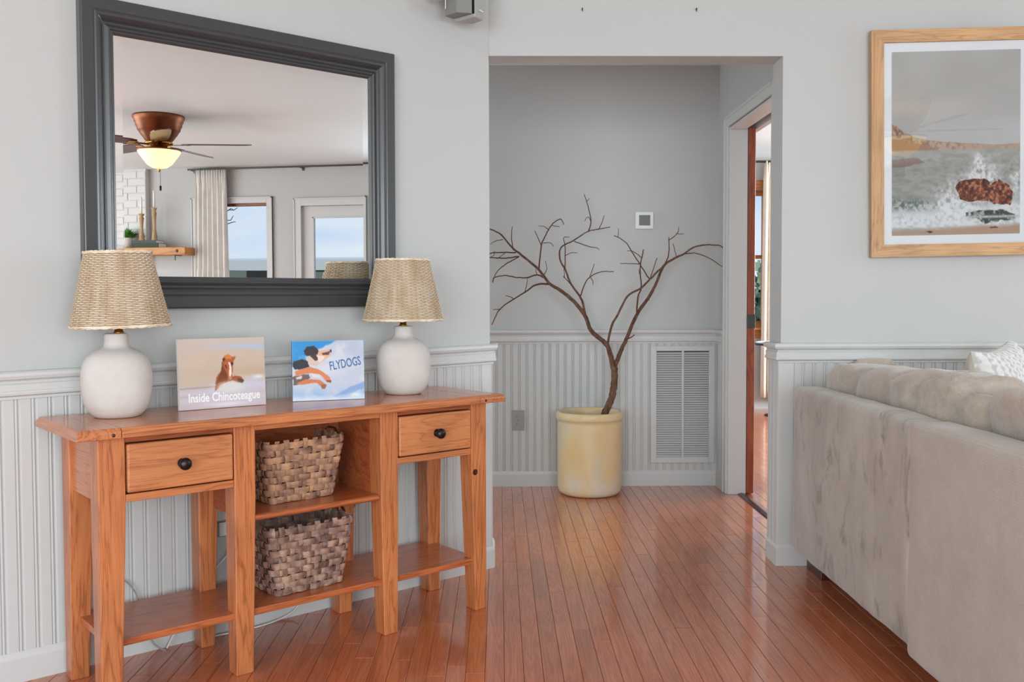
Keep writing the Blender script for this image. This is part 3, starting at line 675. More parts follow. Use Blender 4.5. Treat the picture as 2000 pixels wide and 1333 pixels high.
def leg(s0, s1, f0, f1, y0, y1, by0, by1, name='leg'):
    """tapered square leg: top s0..s1 / y0..y1, straight to z=.53, tapering to the foot f0..f1 / by0..by1"""
    b = MB(); zt = CT-.0285
    L_ = [(.0, f0, f1, by0, by1), (.54, s0, s1, y0, y1), (zt, s0, s1, y0, y1)]
    vs = []
    for z, a, c, p, q in L_: vs += [(cx(a), -q, z), (cx(c), -q, z), (cx(c), -p, z), (cx(a), -p, z)]
    fs = [(3, 2, 1, 0), (8, 9, 10, 11)]
    for k in range(2):
        for i in range(4): n = (i+1) % 4; fs.append((4*k+i, 4*k+n, 4*k+4+n, 4*k+4+i))
    b.add(vs, fs); return bevel(obj(name, b, t, mat=M['oakz']), .003, 2, 20)
FY0, FY1 = .318, .386
leg(-1.638, -1.567, -1.638, -1.584, FY0, FY1, FY0+.012, FY1)
leg(-1.262, -1.196, -1.262, -1.209, FY0, FY1, FY0+.012, FY1)
leg(-.766, -.698, -.756, -.703, FY0, FY1, FY0+.012, FY1)
leg(-.394, -.328, -.378, -.328, FY0, FY1, FY0+.012, FY1)
RY0, RY1 = .048, .116
for s0, s1, f0, f1 in ((-1.638, -1.570, -1.638, -1.588), (-1.262, -1.196, -1.255, -1.209), (-.766, -.698, -.760, -.710), (-.394, -.328, -.378, -.328)):
    leg(s0, s1, f0, f1, RY0, RY1, RY0, RY1-.012)
# end panels, rails, back
for s in (-1.627, -.350):
    bevel(obj('end_panel', MB().box(cx(s), cx(s)+.018, -FY0, -RY1, .556, CT-.0285), t, mat=M['oaky']), .002)
for a, b_ in ((-1.567, -1.262), (-.698, -.394)):
    bevel(obj('rail', MB().box(cx(a), cx(b_), -.383, -.350, .556, .5775), t, mat=M['oakx']), .002)
    obj('rail', MB().box(cx(a), cx(b_), -.381, -.350, .718, CT-.0285), t, mat=M['oakred'])
    obj('drawer_floor', MB().box(cx(a)+.002, cx(b_)-.002, -.349, -.10, .556, .562), t, mat=M['oakred'])
bevel(obj('rail', MB().box(cx(-1.196), cx(-.766), -.383, -.350, .716, CT-.0285), t, mat=M['oakx']), .002)
obj('back_apron', MB().box(cx(-1.57), cx(-1.262), -.105, -.085, .556, CT-.0285).box(cx(-1.196), cx(-.766), -.105, -.085, .600, CT-.0285).box(cx(-.698), cx(-.394), -.105, -.085, .556, CT-.0285), t, mat=M['oakred'])
# cubby side panels, middle and bottom shelf
for s in (-1.214, -.766): obj('cubby_panel', MB().box(cx(s), cx(s)+.016, -FY0, -RY1, .445, CT-.029), t, mat=M['oakred'])
sh = MB(); sh.box(cx(-1.1965), cx(-.7675), -.372, -.055, .446, .464)
sh.tube([(cx(-1.1965), -.372, .455), (cx(-.7675), -.372, .455)], .009, 10)
obj('middle_shelf', sh, t, mat=M['oakshelf'])
def bot_shelf():
    b = MB(); y0, y1 = -.372, -.062
    return b.box(cx(-1.612), cx(-.352), y0, y1, .163, .1835)
bevel(obj('bottom_shelf', bot_shelf(), t, mat=M['oakshelf']), .003)
obj('knot', MB().lathe([(.001, 0), (.011, 0), (.010, .0008), (.006, -.0002), (.001, .001)], 14), t, (cx(-.378), -.3862, .492), rot=(pi/2, 0, 0), mat=M['darkwood'])
def drawer(a, b_, ks):
    d = bevel(obj('drawer', MB().box(cx(a)+.004, cx(b_)-.004, -.390, -.352, .5815, .7135), t, mat=M['oakdraw']), .005, 3)
    obj('drawer_box', MB().box(cx(a)+.012, cx(b_)-.012, -.3515, -.12, .585, .69), d, mat=M['oakred'])
    k = obj('knob', MB().lathe([(.001, 0), (.013, 0), (.013, .003), (.006, .006), (.006, .014), (.013, .018), (.0175, .023), (.0165, .030), (.010, .035), (.001, .036)], 24), d, (cx(ks), -.390, .647), rot=(pi/2, 0, 0), mat=M['bronze'])
drawer(-1.567, -1.262, -1.415); drawer(-.698, -.394, -.545)

# ---------------------------------------------------------------- mirror
t = thing('wall_mirror', 'large mirror in a charcoal moulded frame above the console table', 'mirror', LW(-1.017, .001, 1.072), WA)
MWid, MHei = .545, .925
fp = [(0, 0), (.034, 0), (.036, .004), (.036, .034), (.030, .040), (.027, .046), (.027, .052), (.022, .060), (.020, .070), (.024, .078), (.026, .082), (.022, .086), (.018, .088), (.014, .090), (.013, .098), (.012, .100), (.006, .101), (.0, .101)]
b = MB(); cs = [(-MWid, 0, 1, 1), (MWid, 0, -1, 1), (MWid, MHei, -1, -1), (-MWid, MHei, 1, -1)]
fp = [(0, 0), (.036, 0), (.040, .004), (.040, .036), (.037, .040), (.040, .045), (.038, .052), (.030, .060), (.022, .066), (.020, .072), (.024, .078), (.027, .083), (.024, .088), (.0195, .090), (.0195, .093), (.017, .097), (.0145, .101), (0, .101)]
vs = []; n = len(fp)
for (x, z, sx, sz) in cs:
    for o_, w_ in fp: vs.append((x+sx*w_, -o_, z+sz*w_))
b.add(vs, [(k*n+j, ((k+1) % 4)*n+j, ((k+1) % 4)*n+(j+1) % n, k*n+(j+1) % n) for k in range(4) for j in range(n)], False)
o = obj('frame', b, t, mat=M['mirrorframe']); bevel(o, .0015, 2, 25)
gx, gz0, gz1, bv = MWid-.1, .1, MHei-.1, .024
def ring_(x, za, zb, y): return [(-x, -y, za), (x, -y, za), (x, -y, zb), (-x, -y, zb)]
g_ = MB().add(ring_(gx, gz0, gz1, .0125)+ring_(gx-bv, gz0+bv, gz1-bv, .0131), [(4, 5, 6, 7)]+[(k, (k+1) % 4, 4+(k+1) % 4, 4+k) for k in range(4)])
obj('glass', g_, t, mat=M['glassmirror'])
obj('backing', MB().box(-gx, gx, -.012, -.001, gz0, gz1), t, mat=M['black'])

# ---------------------------------------------------------------- table lamps
def lamp(label, s, o_, proto=None):
    if proto:
        r = proto.copy(); COL.objects.link(r); r.location = LW(s, o_, CT+.0005); r['label'] = label
        for c in proto.children:
            q = c.copy(); COL.objects.link(q); q.parent = r
            for d in c.children: e = d.copy(); COL.objects.link(e); e.parent = q
        return r
    t = thing('table_lamp', label, 'lamp', LW(s, o_, CT+.0005), WA, 'table lamps on the console')
    obj('base', MB().lathe([(.001, 0), (.058, 0), (.064, .003), (.078, .018), (.089, .040), (.0945, .070), (.0965, .100), (.0955, .130), (.090, .155), (.079, .174), (.064, .187), (.048, .194), (.039, .199), (.0345, .206), (.0325, .214), (.0325, .233), (.031, .238), (.026, .2395), (.001, .2395)], 56), t, mat=M['ceramic'])
    obj('neck', MB().lathe([(.001, .239), (.014, .239), (.015, .242), (.0115, .246), (.0115, .270), (.014, .274), (.014, .30), (.001, .30)], 24), t, mat=M['brass'])
    obj('harp', MB().tube([(.012, 0, .28), (.05, 0, .32), (.055, 0, .39), (.03, 0, .45), (0, 0, .464), (-.03, 0, .45), (-.055, 0, .39), (-.05, 0, .32), (-.012, 0, .28)], .0018, 6), t, mat=M['brass'])
    z0, z1, ra, rb = .262, .470, .1395, .0925
    NS, SEG, NR = 46, 276, 42
    w = MB(); vs = []; fs = []
    for r_ in range(NR):
        v = (r_+.5)/NR; z = z0+(z1-z0)*v; rad = ra+(rb-ra)*v; ph = pi*(r_ % 2)
        for i in range(SEG):
            a = 2*pi*i/SEG; rr_ = rad+.0016*cos(a*NS/2+ph)
            h = .0019; d = .0012
            for dz, dr in ((-h, 0), (0, d), (h, 0), (0, -d)): vs.append(((rr_+dr)*cos(a), (rr_+dr)*sin(a), z+dz))
    for r_ in range(NR):
        for i in range(SEG):
            q = (r_*SEG+i)*4; p = (r_*SEG+(i+1) % SEG)*4
            for k in range(4): fs.append((q+k, p+k, p+(k+1) % 4, q+(k+1) % 4))
    w.add(vs, fs, True)
    sh = obj('lamp_shade', w, t, mat=M['cane'])
    st = MB()
    for i in range(NS):
        a = 2*pi*i/NS
        st.tube([(ra*cos(a), ra*sin(a), z0), (rb*cos(a), rb*sin(a), z1)], .0016, 5)
    so = obj('stakes', st, sh, mat=M['caned'])
    for rad, z in ((ra+.0005, z0-.001), (rb+.0005, z1+.001)):
        for k in (0, 1):
            obj('rim', MB().tube([((rad+.0022*cos(9*a_+k*pi))*cos(a_), (rad+.0022*cos(9*a_+k*pi))*sin(a_), z+.0022*sin(9*a_*2+k*pi)) for a_ in [2*pi*j/120 for j in range(120)]], .0034, 6, closed=True), sh, mat=M['cane'])
    li = MB().lathe([(ra-.004, z0), (rb-.004, z1)], 48, cap=False); obj('liner', li, sh, mat=M['caned'])
    sp = MB()
    for k in range(3): sp.tube([(0, 0, z1-.006), ((rb-.003)*cos(k*2.094), (rb-.003)*sin(k*2.094), z1-.002)], .0015, 5)
    obj('spider', sp, t, mat=M['brass'])
    return t
l1 = lamp('table lamp with wicker shade and white round base, at the left end of the console', -1.519, .175)
lamp('table lamp with wicker shade and white round base, right of the blue dog book', -.544, .189, l1)
for _c in l1.children:
    if not _c.name.startswith('base'): _c.location.x += .008
    if _c.name.startswith('lamp_shade'): _c.scale = (.965, .965, 1); _c.rotation_euler = (0, R(-1.6), 0); _c.location.x += .014

# ---------------------------------------------------------------- printed pictures: small painted grids (flat print only)
def vnoise(h, w, sy, sx, seed, oct=4):
    rs = np.random.RandomState(seed); out = np.zeros((h, w)); am = 1; tot = 0
    for o_ in range(oct):
        gy, gx = max(2, int(sy*2**o_))+2, max(2, int(sx*2**o_))+2; gr = rs.rand(gy, gx)
        yy = np.linspace(0, gy-1.001, h); xx = np.linspace(0, gx-1.001, w); iy = yy.astype(int); ix = xx.astype(int)
        fy = (yy-iy)[:, None]; fx = (xx-ix)[None, :]; fy = fy*fy*(3-2*fy); fx = fx*fx*(3-2*fx)
        a = gr[iy][:, ix]; b = gr[iy][:, ix+1]; c = gr[iy+1][:, ix]; d = gr[iy+1][:, ix+1]
        out += am*((a*(1-fx)+b*fx)*(1-fy)+(c*(1-fx)+d*fx)*fy); tot += am; am *= .55
    return out/tot
class Canvas:
    def __init__(s, w, h, col):
        s.w, s.h = w, h; s.a = np.ones((h, w, 3))*np.array(col, float)
        s.X, s.Y = np.meshgrid((np.arange(w)+.5)/w, (np.arange(h)+.5)/h)
    def blend(s, mask, col):
        mask = np.clip(mask, 0, 1)[..., None]; s.a = s.a*(1-mask)+np.array(col, float)*mask
    def poly(s, pts, jit=0.0, seed=0):
        X, Y = s.X, s.Y
        if jit:
            X = X+(vnoise(s.h, s.w, 14, 14, seed)-.5)*jit; Y = Y+(vnoise(s.h, s.w, 14, 14, seed+1)-.5)*jit
        ins = np.zeros(X.shape, bool); n = len(pts)
        for i in range(n):
            x1, y1 = pts[i]; x2, y2 = pts[(i+1) % n]
            if y1 == y2: continue
            c = ((Y < y1) != (Y < y2)) & (X < (x2-x1)*(Y-y1)/(y2-y1)+x1); ins ^= c
        return ins.astype(float)
    def blur(s, m, k):
        for _ in range(k):
            m = (m+np.roll(m, 1, 0)+np.roll(m, -1, 0)+np.roll(m, 1, 1)+np.roll(m, -1, 1))/5
        return m
    def grid(s, name, W, Hh, mt, y=0.0):
        """mesh in the local xz plane, x 0..W, z 0..Hh, facing -y"""
        w, h = s.w, s.h; me = bpy.data.meshes.new(name)
        xs = np.linspace(0, W, w+1); zs = np.linspace(Hh, 0, h+1); gx, gz = np.meshgrid(xs, zs)
        v = np.stack([gx.ravel(), np.full(gx.size, y), gz.ravel()], 1)
        i = (np.arange(h)[:, None]*(w+1)+np.arange(w)[None, :]).ravel()
        f = np.stack([i, i+w+1, i+w+2, i+1], 1)
        me.vertices.add(len(v)); me.vertices.foreach_set('co', v.ravel()); me.loops.add(f.size); me.loops.foreach_set('vertex_index', f.ravel().astype(np.int32))
        me.polygons.add(len(f)); me.polygons.foreach_set('loop_start', np.arange(0, f.size, 4, dtype=np.int32)); me.polygons.foreach_set('loop_total', np.full(len(f), 4, np.int32))
        me.update(); ca = me.color_attributes.new('print', 'FLOAT_COLOR', 'CORNER')
        c = np.clip(s.a, 0, 255)/255; c = c**1.22; c = np.where(c > .04045, ((c+.055)/1.055)**2.4, c/12.92).reshape(-1, 3)
        c = np.concatenate([c, np.ones((len(c), 1))], 1); ca.data.foreach_set('color', np.repeat(c, 4, 0).ravel().astype(np.float32))
        me.materials.append(mt); me.validate(); return me
def printmat(name, rough, coat):
    m = mat(name, (1, 1, 1, 1), rough); t_, p, L_ = nodes(m); a = t_.nodes.new('ShaderNodeVertexColor'); a.layer_name = 'print'
    L_(a.outputs[0], p.inputs['Base Color']); p.inputs['Coat Weight'].default_value = coat; p.inputs['Coat Roughness'].default_value = .05; return m
M['cover'] = printmat('printed_cover', .55, .0); M['print'] = printmat('art_print', .7, 0)

def text_mesh(name, body, size, m, sx=1.0, ext=.0002, shear=0.0, align='LEFT', bold=0.0):
    cu = bpy.data.curves.new(name, 'FONT'); cu.body = body; cu.size = size; cu.extrude = ext; cu.align_x = align; cu.shear = shear; cu.resolution_u = 3; cu.offset = bold
    o = bpy.data.objects.new(name, cu); COL.objects.link(o)
    me = bpy.data.meshes.new_from_object(o.evaluated_get(bpy.context.evaluated_depsgraph_get())); bpy.data.objects.remove(o)
    for v in me.vertices: v.co = Vector((v.co.x*sx, -v.co.z, v.co.y))
    me.name = name; me.materials.clear(); me.materials.append(m); return me

# horse book
c = Canvas(190, 160, (205, 188, 172)); X, Y = c.X, c.Y
c.blend(np.clip((.30-Y)/.3, 0, 1)*.6, (206, 196, 194)); nz = vnoise(160, 190, 5, 2, 1)
c.blend(np.exp(-((Y-.10-.06*(nz-.5)-.05*X)/.035)**2)*(X > .2)*np.clip((X-.2)*2, 0, 1), (186, 196, 214))
c.blend(np.exp(-((Y-.50)/.09)**2)*.5*X, (196, 168, 138)); c.blend(np.exp(-((Y-.33)/.05)**2)*(X < .3)*.3, (222, 198, 180))
w = vnoise(160, 190, 9, 3, 5)
c.blend(np.clip((Y-.52-.12*(1-X)+.1*(w-.5))*8, 0, 1)*(.55+.9*(w-.3)), (208, 206, 222))
c.blend(np.exp(-((Y-.70+.02*X)/.012)**2)*.5*(X < .5), (150, 136, 140)); c.blend(np.exp(-((Y-.82)/.02)**2)*.35*(1-X), (190, 160, 150))
c.blend(np.clip((Y-.86)*12, 0, 1)*.7*(1-X*.6), (206, 192, 190))
P_ = lambda pts: [((x-65)/870, (y-105)/705) for x, y in pts]
def pl(pts, col, jit=.02, seed=1, bl=1, al=1.0): c.blend(c.blur(c.poly(P_(pts), jit, seed), bl)*al, col)
pl([(500, 340), (480, 430), (432, 500), (415, 560), (414, 640), (440, 622), (470, 575), (540, 552), (600, 540), (650, 562), (700, 565), (712, 535), (682, 500), (620, 490), (596, 505), (560, 400)], (170, 96, 52))
pl([(500, 345), (484, 440), (440, 520), (424, 620), (450, 560), (500, 540), (545, 545), (540, 480), (520, 420)], (136, 70, 38), .03, 4)
pl([(640, 520), (690, 530), (708, 548), (690, 566), (650, 560)], (96, 56, 40), .02, 6)
pl([(500, 312), (520, 285), (560, 270), (598, 298), (634, 296), (612, 338), (600, 400), (590, 480), (584, 532), (556, 526), (540, 470), (520, 425), (502, 340)], (186, 106, 58))
pl([(518, 288), (556, 268), (598, 296), (585, 318), (530, 318)], (216, 140, 70)); pl([(500, 318), (506, 300), (526, 318), (512, 350)], (80, 48, 36))
pl([(580, 345), (604, 360), (600, 390), (585, 385)], (70, 44, 36)); pl([(524, 378), (540, 380), (545, 420), (530, 410)], (90, 50, 36))
pl([(556, 350), (575, 352), (585, 400), (586, 470), (575, 512), (560, 500), (560, 440), (566, 400)], (236, 226, 218), .005); pl([(556, 500), (585, 500), (582, 532), (560, 528)], (196, 150, 130))
sprm = np.exp(-(((X-.58)/.14)**2+((Y-.71)/.075)**2)); c.blend(np.clip(sprm*1.6*(.4+vnoise(160, 190, 30, 40, 9)), 0, .9), (222, 218, 214))
c.blend(np.clip(np.exp(-(((X-.92)/.07)**2+((Y-.58)/.03)**2))*w*2, 0, 1), (226, 228, 240)); c.blend(np.clip(np.exp(-(((X-.55)/.25)**2+((Y-.95)/.035)**2)), 0, 1)*.8, (232, 232, 240))
def std_book(name, label, BLs, BLo, BRs, BRo, hh, th, spine_m, lean, cv, titles):
    a = LW(BLs, BLo); b_ = LW(BRs, BRo); W_ = (b_-a).length; ang = atan2(b_.y-a.y, b_.x-a.x)
    t = bpy.data.objects.new(name, None); COL.objects.link(t); t.location = a+Vector((0, 0, CT+.0012)); t.rotation_mode = 'XYZ'
    t.rotation_euler = Matrix.Rotation(ang, 3, 'Z').to_euler() if not lean else (Matrix.Rotation(ang, 3, 'Z') @ Matrix.Rotation(-lean, 3, 'X')).to_euler()
    tag(t, label, 'book', 'books standing on the console')
    obj('cover', MB().box(0, W_, 0, .0025, 0, hh).box(0, W_, th-.0025, th, 0, hh).box(0, .003, .0025, th-.0025, 0, hh), t, mat=spine_m)
    obj('pages', MB().box(.003, W_-.003, .0027, th-.0027, .003, hh-.003), t, mat=M['pages'])
    me = cv.grid('cover_print', W_, hh, M['cover'], -.0004); o = obj('cover_print', me, t)
    for nm, body, size, x, z, sx, mt, rr_ in titles:
        q = obj(nm, text_mesh(nm, body, size, mt, sx), t, (x*W_, -.0007, z*hh), rot=(0, -rr_, 0))
    return t, W_
M['ink_w'] = mat('white_ink', sl(240, 238, 234), .5); M['ink_b'] = mat('blue_ink', sl(56, 100, 160), .5); M['ink_g'] = mat('grey_ink', sl(110, 116, 130), .6)
hb, W_ = std_book('picture_book', 'book with a chestnut horse in surf on its beige cover, standing on the console', -1.338, .176, -1.066, .187, .215, .016, M['pages'], .05, c, [])
def fit_text(parent, body, x0, x1, z, hgt, mt, bold=0.0, rz=0.0):
    me = text_mesh('title', body, 1.0, mt, 1.0, 0.0, bold=bold); xs = [v.co.x for v in me.vertices]; zs = [v.co.z for v in me.vertices]
    sx = (x1-x0)/(max(xs)-min(xs)); sz = hgt/(max(zs)-min(zs)); a = min(xs)
    for v in me.vertices: v.co = Vector(((v.co.x-a)*sx, 0, (v.co.z-0)*sz))
    return obj('title', me, parent, (x0, -.0009, z), rot=(0, -rz, 0))
fit_text(hb, 'Inside Chincoteague', .10*W_, .93*W_, .105*.215, .036, M['ink_w'], .022)
# dog book
c = Canvas(180, 150, (198, 204, 216)); X, Y = c.X, c.Y; n1 = vnoise(150, 180, 5, 5, 21, 5); n2 = vnoise(150, 180, 3, 4, 22, 4)
c.blend(np.clip((n1-.42)*3, 0, 1)*.8, (214, 216, 222)); c.blend(np.clip((.62-n1)*2, 0, 1)*(Y < .35)*np.clip((X-.45)*3, 0, 1)*.5, (170, 178, 200))
P_ = lambda pts: [((x-1160)/737, (y-142)/608) for x, y in pts]
c.blend(c.blur(c.poly([(-.02, -.02), (.62, -.02), (.45, .10), (.36, .14), (.30, .28), (.14, .34), (-.02, .38)], .06, 3), 5), (48, 152, 208))
c.blend(np.clip((n1-.5)*5, 0, 1)*np.exp(-(((X-.12)/.09)**2+((Y-.2)/.10)**2)), (200, 226, 240))
c.blend(np.clip((Y-.72)*6, 0, 1)*np.clip((n2-.35)*3, 0, 1), (166, 192, 224)); c.blend(c.blur(c.poly([(.55, .95), (.75, .82), (1.02, .70), (1.02, .80), (.8, .92), (.7, 1.02)], .05, 7), 4)*.8, (140, 170, 214))
c.blend(np.clip((Y-.93+.05*n1)*12, 0, 1)*.8, (226, 234, 242)); c.blend(np.exp(-(((X-.87)/.09)**2+((Y-.92)/.04)**2))*.9, (228, 238, 232))
pl([(1165, 392), (1180, 345), (1262, 324), (1322, 350), (1332, 412), (1282, 422), (1190, 432)], (44, 50, 58), .03)
pl([(1285, 300), (1400, 288), (1442, 372), (1402, 402), (1332, 382), (1300, 330)], (214, 196, 184), .03, 2)
pl([(1400, 250), (1480, 236), (1560, 234), (1556, 292), (1500, 330), (1442, 372), (1392, 322)], (226, 180, 152), .02, 3)
pl([(1420, 290), (1490, 300), (1480, 335), (1440, 366), (1400, 320)], (232, 216, 208), .02, 5)
pl([(1460, 268), (1550, 250), (1530, 286), (1470, 288)], (110, 66, 84), .01); pl([(1544, 234), (1562, 236), (1560, 262), (1548, 258)], (50, 40, 44), .005)
pl([(1285, 242), (1310, 206), (1382, 190), (1422, 232), (1412, 276), (1340, 292), (1290, 282)], (52, 42, 42), .05, 8)
pl([(1340, 290), (1395, 270), (1420, 330), (1385, 340)], (84, 56, 48), .04, 9)
pl([(1190, 445), (1330, 405), (1452, 446), (1540, 520), (1552, 572), (1502, 562), (1442, 486), (1340, 468), (1190, 494)], (218, 140, 96), .02, 10)
pl([(1166, 498), (1322, 478), (1334, 520), (1210, 584), (1166, 590)], (120, 104, 100), .05, 11); pl([(1190, 500), (1260, 490), (1250, 520), (1200, 530)], (226, 206, 190), .05, 12)
pl([(1196, 572), (1300, 528), (1442, 542), (1502, 600), (1482, 636), (1442, 602), (1402, 566), (1250, 584)], (212, 132, 92), .02, 13)
pl([(1500, 545), (1552, 548), (1552, 574), (1510, 566)], (150, 90, 62), .01); pl([(1446, 590), (1500, 590), (1496, 632), (1456, 634)], (164, 112, 74), .02)
pl([(1350, 480), (1440, 492), (1450, 520), (1370, 510)], (222, 214, 216), .02, 15)
db, W2 = std_book('picture_book', 'book with a leaping dog on its sky blue cover, standing left of the right lamp', -.963, .168, -.741, .250, .197, .015, M['ink_b'], .05, c, [])
t1 = fit_text(db, 'FLYDOGS', .525*W2, .965*W2, .50*.197, .030, M['ink_b'], .014, rz=.16)

# ---------------------------------------------------------------- splint baskets
def basket(label, s, o_, z, W0, D0, W1, D1, Hh, rows, m, nf, nd, seed, yaw):
    t = thing('splint_basket', label, 'basket', LW(s, o_, z), WA+yaw, 'splint baskets in the console')
    rr = random.Random(seed)
    def path_pt(u, v):
        """u in 0..1 round the basket, v height fraction; returns point, outward normal"""
        W = W0+(W1-W0)*v; D = D0+(D1-D0)*v; r_ = .022
        segs = [(W-2*r_), pi/2*r_, (D-2*r_), pi/2*r_]*2; tot = sum(segs); d = (u % 1)*tot; k = 0
        while d > segs[k]+1e-9: d -= segs[k]; k += 1
        cxs = [(W/2-r_, -D/2+r_), (W/2-r_, D/2-r_), (-W/2+r_, D/2-r_), (-W/2+r_, -D/2+r_)]
        if k == 0: return Vector((-W/2+r_+d, -D/2)), Vector((0, -1))
        if k == 2: return Vector((W/2, -D/2+r_+d)), Vector((1, 0))
        if k == 4: return Vector((W/2-r_-d, D/2)), Vector((0, 1))
        if k == 6: return Vector((-W/2, D/2-r_-d)), Vector((-1, 0))
        c_ = cxs[k//2]; a = -pi/2+(k//2)*pi/2+d/r_
        return Vector((c_[0]+r_*cos(a), c_[1]+r_*sin(a))), Vector((cos(a), sin(a)))
    ns = 2*(nf+nd)+1
    us = [(i+.5)/ns for i in range(ns)]
    rh = Hh/rows; amp = .0040
    for r_ in range(rows):
        z0 = r_*rh+rh*.04; z1 = z0+rh*.94; b = MB(); vs = []; SN = ns*6
        for i in range(SN):
            u = i/SN; ph = u*ns*pi+pi*(r_ % 2)
            wv = amp*sin(ph)*(1.0); jz = .0012*sin(u*31+r_*2.1)
            for zz, dd in ((z0, -.0002), (z0, .0014), ((z0+z1)/2, .0026), (z1, .0014), (z1, -.0002), ((z0+z1)/2, .0010)):
                p, nn = path_pt(u, zz/Hh); q = p+nn*(wv+dd); vs.append((q.x, q.y, zz+jz))
        fs = []
        for i in range(SN):
            a = i*6; c_ = ((i+1) % SN)*6
            for k in range(6): fs.append((a+k, c_+k, c_+(k+1) % 6, a+(k+1) % 6))
        b.add(vs, fs, False); obj('weaver', b, t, mat=m)
    for i, u in enumerate(us):
        b = MB(); vs = []; hw = .0088+rr.uniform(-.001, .001); fs = []; n_ = rows*3+2
        W = W0; per = 2*(W0+D0)
        for j in range(n_):
            v = min(1.04, j/(n_-2)) ; zz = v*Hh
            r_ = v*rows-.5; ph = u*ns*pi; wv = -amp*sin(ph)*cos(r_*pi)
            tp = .72+.28*v
            for du, dd in ((-1, 0), (0, .0008), (1, 0), (1, -.0012), (-1, -.0012)):
                pu = hw*tp/(2*(W0+D0+(W1-W0+D1-D0)*v))*du
                p, nn = path_pt(u+pu, min(v, 1.0)); q = p+nn*(wv+dd+.0002); vs.append((q.x, q.y, max(zz, .0006)))
        for j in range(n_-1):
            for k in range(5): fs.append((j*5+k, j*5+(k+1) % 5, j*5+5+(k+1) % 5, j*5+5+k))
        fs += [tuple(range(5)), tuple(range(n_*5-5, n_*5))[::-1]]
        b.add(vs, fs, False); obj('stake', b, t, mat=m)
    bt = MB()
    k = 0; nb = 8
    for i in range(nb):
        x = -W0/2+.012+(i+.5)*(W0-.024)/nb; bt.box(x-.011, x+.011, -D0/2+.004, D0/2-.004, .0008, .0030)
    bt.box(-W0/2+.006, W0/2-.006, -D0/2+.006, D0/2-.006, .003, .0045)
    obj('base', bt, t, mat=m)
    # leather loop handles on both ends
    for sx in (-1, 1):
        h = [(sx*(W1/2+.001), -.045, Hh-.02), (sx*(W1/2+.008), -.040, Hh+.0), (sx*(W1/2+.010), -.02, Hh+.016), (sx*(W1/2+.010), .02, Hh+.016), (sx*(W1/2+.008), .040, Hh), (sx*(W1/2+.001), .045, Hh-.02)]
        if sx == 1 and True: obj('handle', MB().tube(h, .005, 8, flat=.35), t, mat=M['darkwood'])
    return t
basket('splint basket in warm brown tones on the middle shelf of the console', -.988, .196, .4648, .226, .165, .285, .215, .192, 9, M['splint'], 8, 6, 1, .03)
basket('grey-brown splint basket on the bottom shelf of the console', -.985, .222, .1845, .236, .185, .300, .235, .212, 10, M['splint2'], 9, 7, 2, .03)

# ---------------------------------------------------------------- wall outlet with adapters behind the console, cords
t = thing('wall_outlet', 'white wall outlet with plugged adapter behind the console table', 'outlet', LW(-1.15, .0112, .335), WA)
obj('cover_plate', bmesh_ := MB().box(-.036, .036, -.006, 0, -.005, .115, .002), t, mat=M['grey'])
obj('adapter', MB().box(-.026, .024, -.040, -.0062, .045, .100, .006), t, mat=M['white'])
obj('warning_label', MB().box(-.016, .016, -.0362, -.0355, -.004, .040), t, mat=M['ink_w'])
obj('plug', MB().box(-.020, .020, -.0352, -.0062, -.008, .043, .005), t, mat=M['grey'])
def cord(label, pts, r_, m):
    P = [LW(*p) for p in pts]; out = []
    n = len(P)
    for i in range(n-1):
        p0, p1, p2, p3 = P[max(0, i-1)], P[i], P[i+1], P[min(n-1, i+2)]
        for k in range(8):
            q = k/8; out.append(.5*((2*p1)+(p2-p0)*q+(2*p0-5*p1+4*p2-p3)*q*q+(3*p1-p0-3*p2+p3)*q**3))
    out.append(P[-1]); return tag(obj('power_cord', MB().tube(out, r_, 7), mat=m), label, 'cord')
cord('white lamp cord plugged in behind the console, curving down along the wall', [(-1.130, .046, .385), (-1.105, .06, .36), (-1.11, .05, .30), (-1.16, .035, .24), (-1.20, .030, .20), (-1.24, .028, .13), (-1.30, .03, .06), (-1.34, .04, .004)], .0028, M['white'])
cord('pale cord looping on the wall low behind the left legs of the console', [(-1.49, .028, .25), (-1.455, .026, .235), (-1.43, .025, .20), (-1.415, .024, .155), (-1.40, .026, .10), (-1.38, .035, .03), (-1.35, .06, .004)], .0026, M['grey'])
cord('white cord lying along the baseboard below the bottom shelf', [(-1.20, .03, .004), (-1.08, .045, .004), (-.98, .035, .004), (-.90, .026, .02), (-.86, .024, .06)], .003, M['white'])
cord('thin dark cord hanging behind the right side of the baskets', [(-.70, .040, .46), (-.645, .030, .40), (-.655, .026, .34), (-.70, .026, .25), (-.74, .03, .19)], .0016, M['steel'])

# ---------------------------------------------------------------- speaker on the wall near the corner
t = thing('wall_speaker', 'small grey loudspeaker on a wall bracket near the ceiling', 'speaker', LW(-.20, .11, 2.166), WA+R(8))
b = MB(); b.prism([(-.062, .05), (-.066, -.02), (-.020, -.052), (-.014, -.052), (-.014, .05)], 0, .21, 'z')
bevel(obj('side_housing', b, t, mat=M['speakerd']), .006, 3)
b = MB(); vs = []
for z, w_ in ((-.012, .050), (.03, .060), (.10, .066), (.20, .066)):
    vs += [(-.012, -.060, z), (w_, -.048, z), (w_+.006, .02, z), (-.012, .05, z)]
b.add(vs, [(3, 2, 1, 0), (12, 13, 14, 15)]+[(4*k+i, 4*k+(i+1) % 4, 4*k+4+(i+1) % 4, 4*k+4+i) for k in range(3) for i in range(4)])
bevel(obj('front_grille', b, t, mat=M['speaker']), .007, 3)
obj('logo_plate', MB().box(.012, .033, -.0592, -.0575, .018, .0225), t, rot=(0, R(8), R(0)), mat=M['white'])
obj('seam', MB().box(-.0145, -.0115, -.0585, .04, .0, .208), t, mat=M['black'])
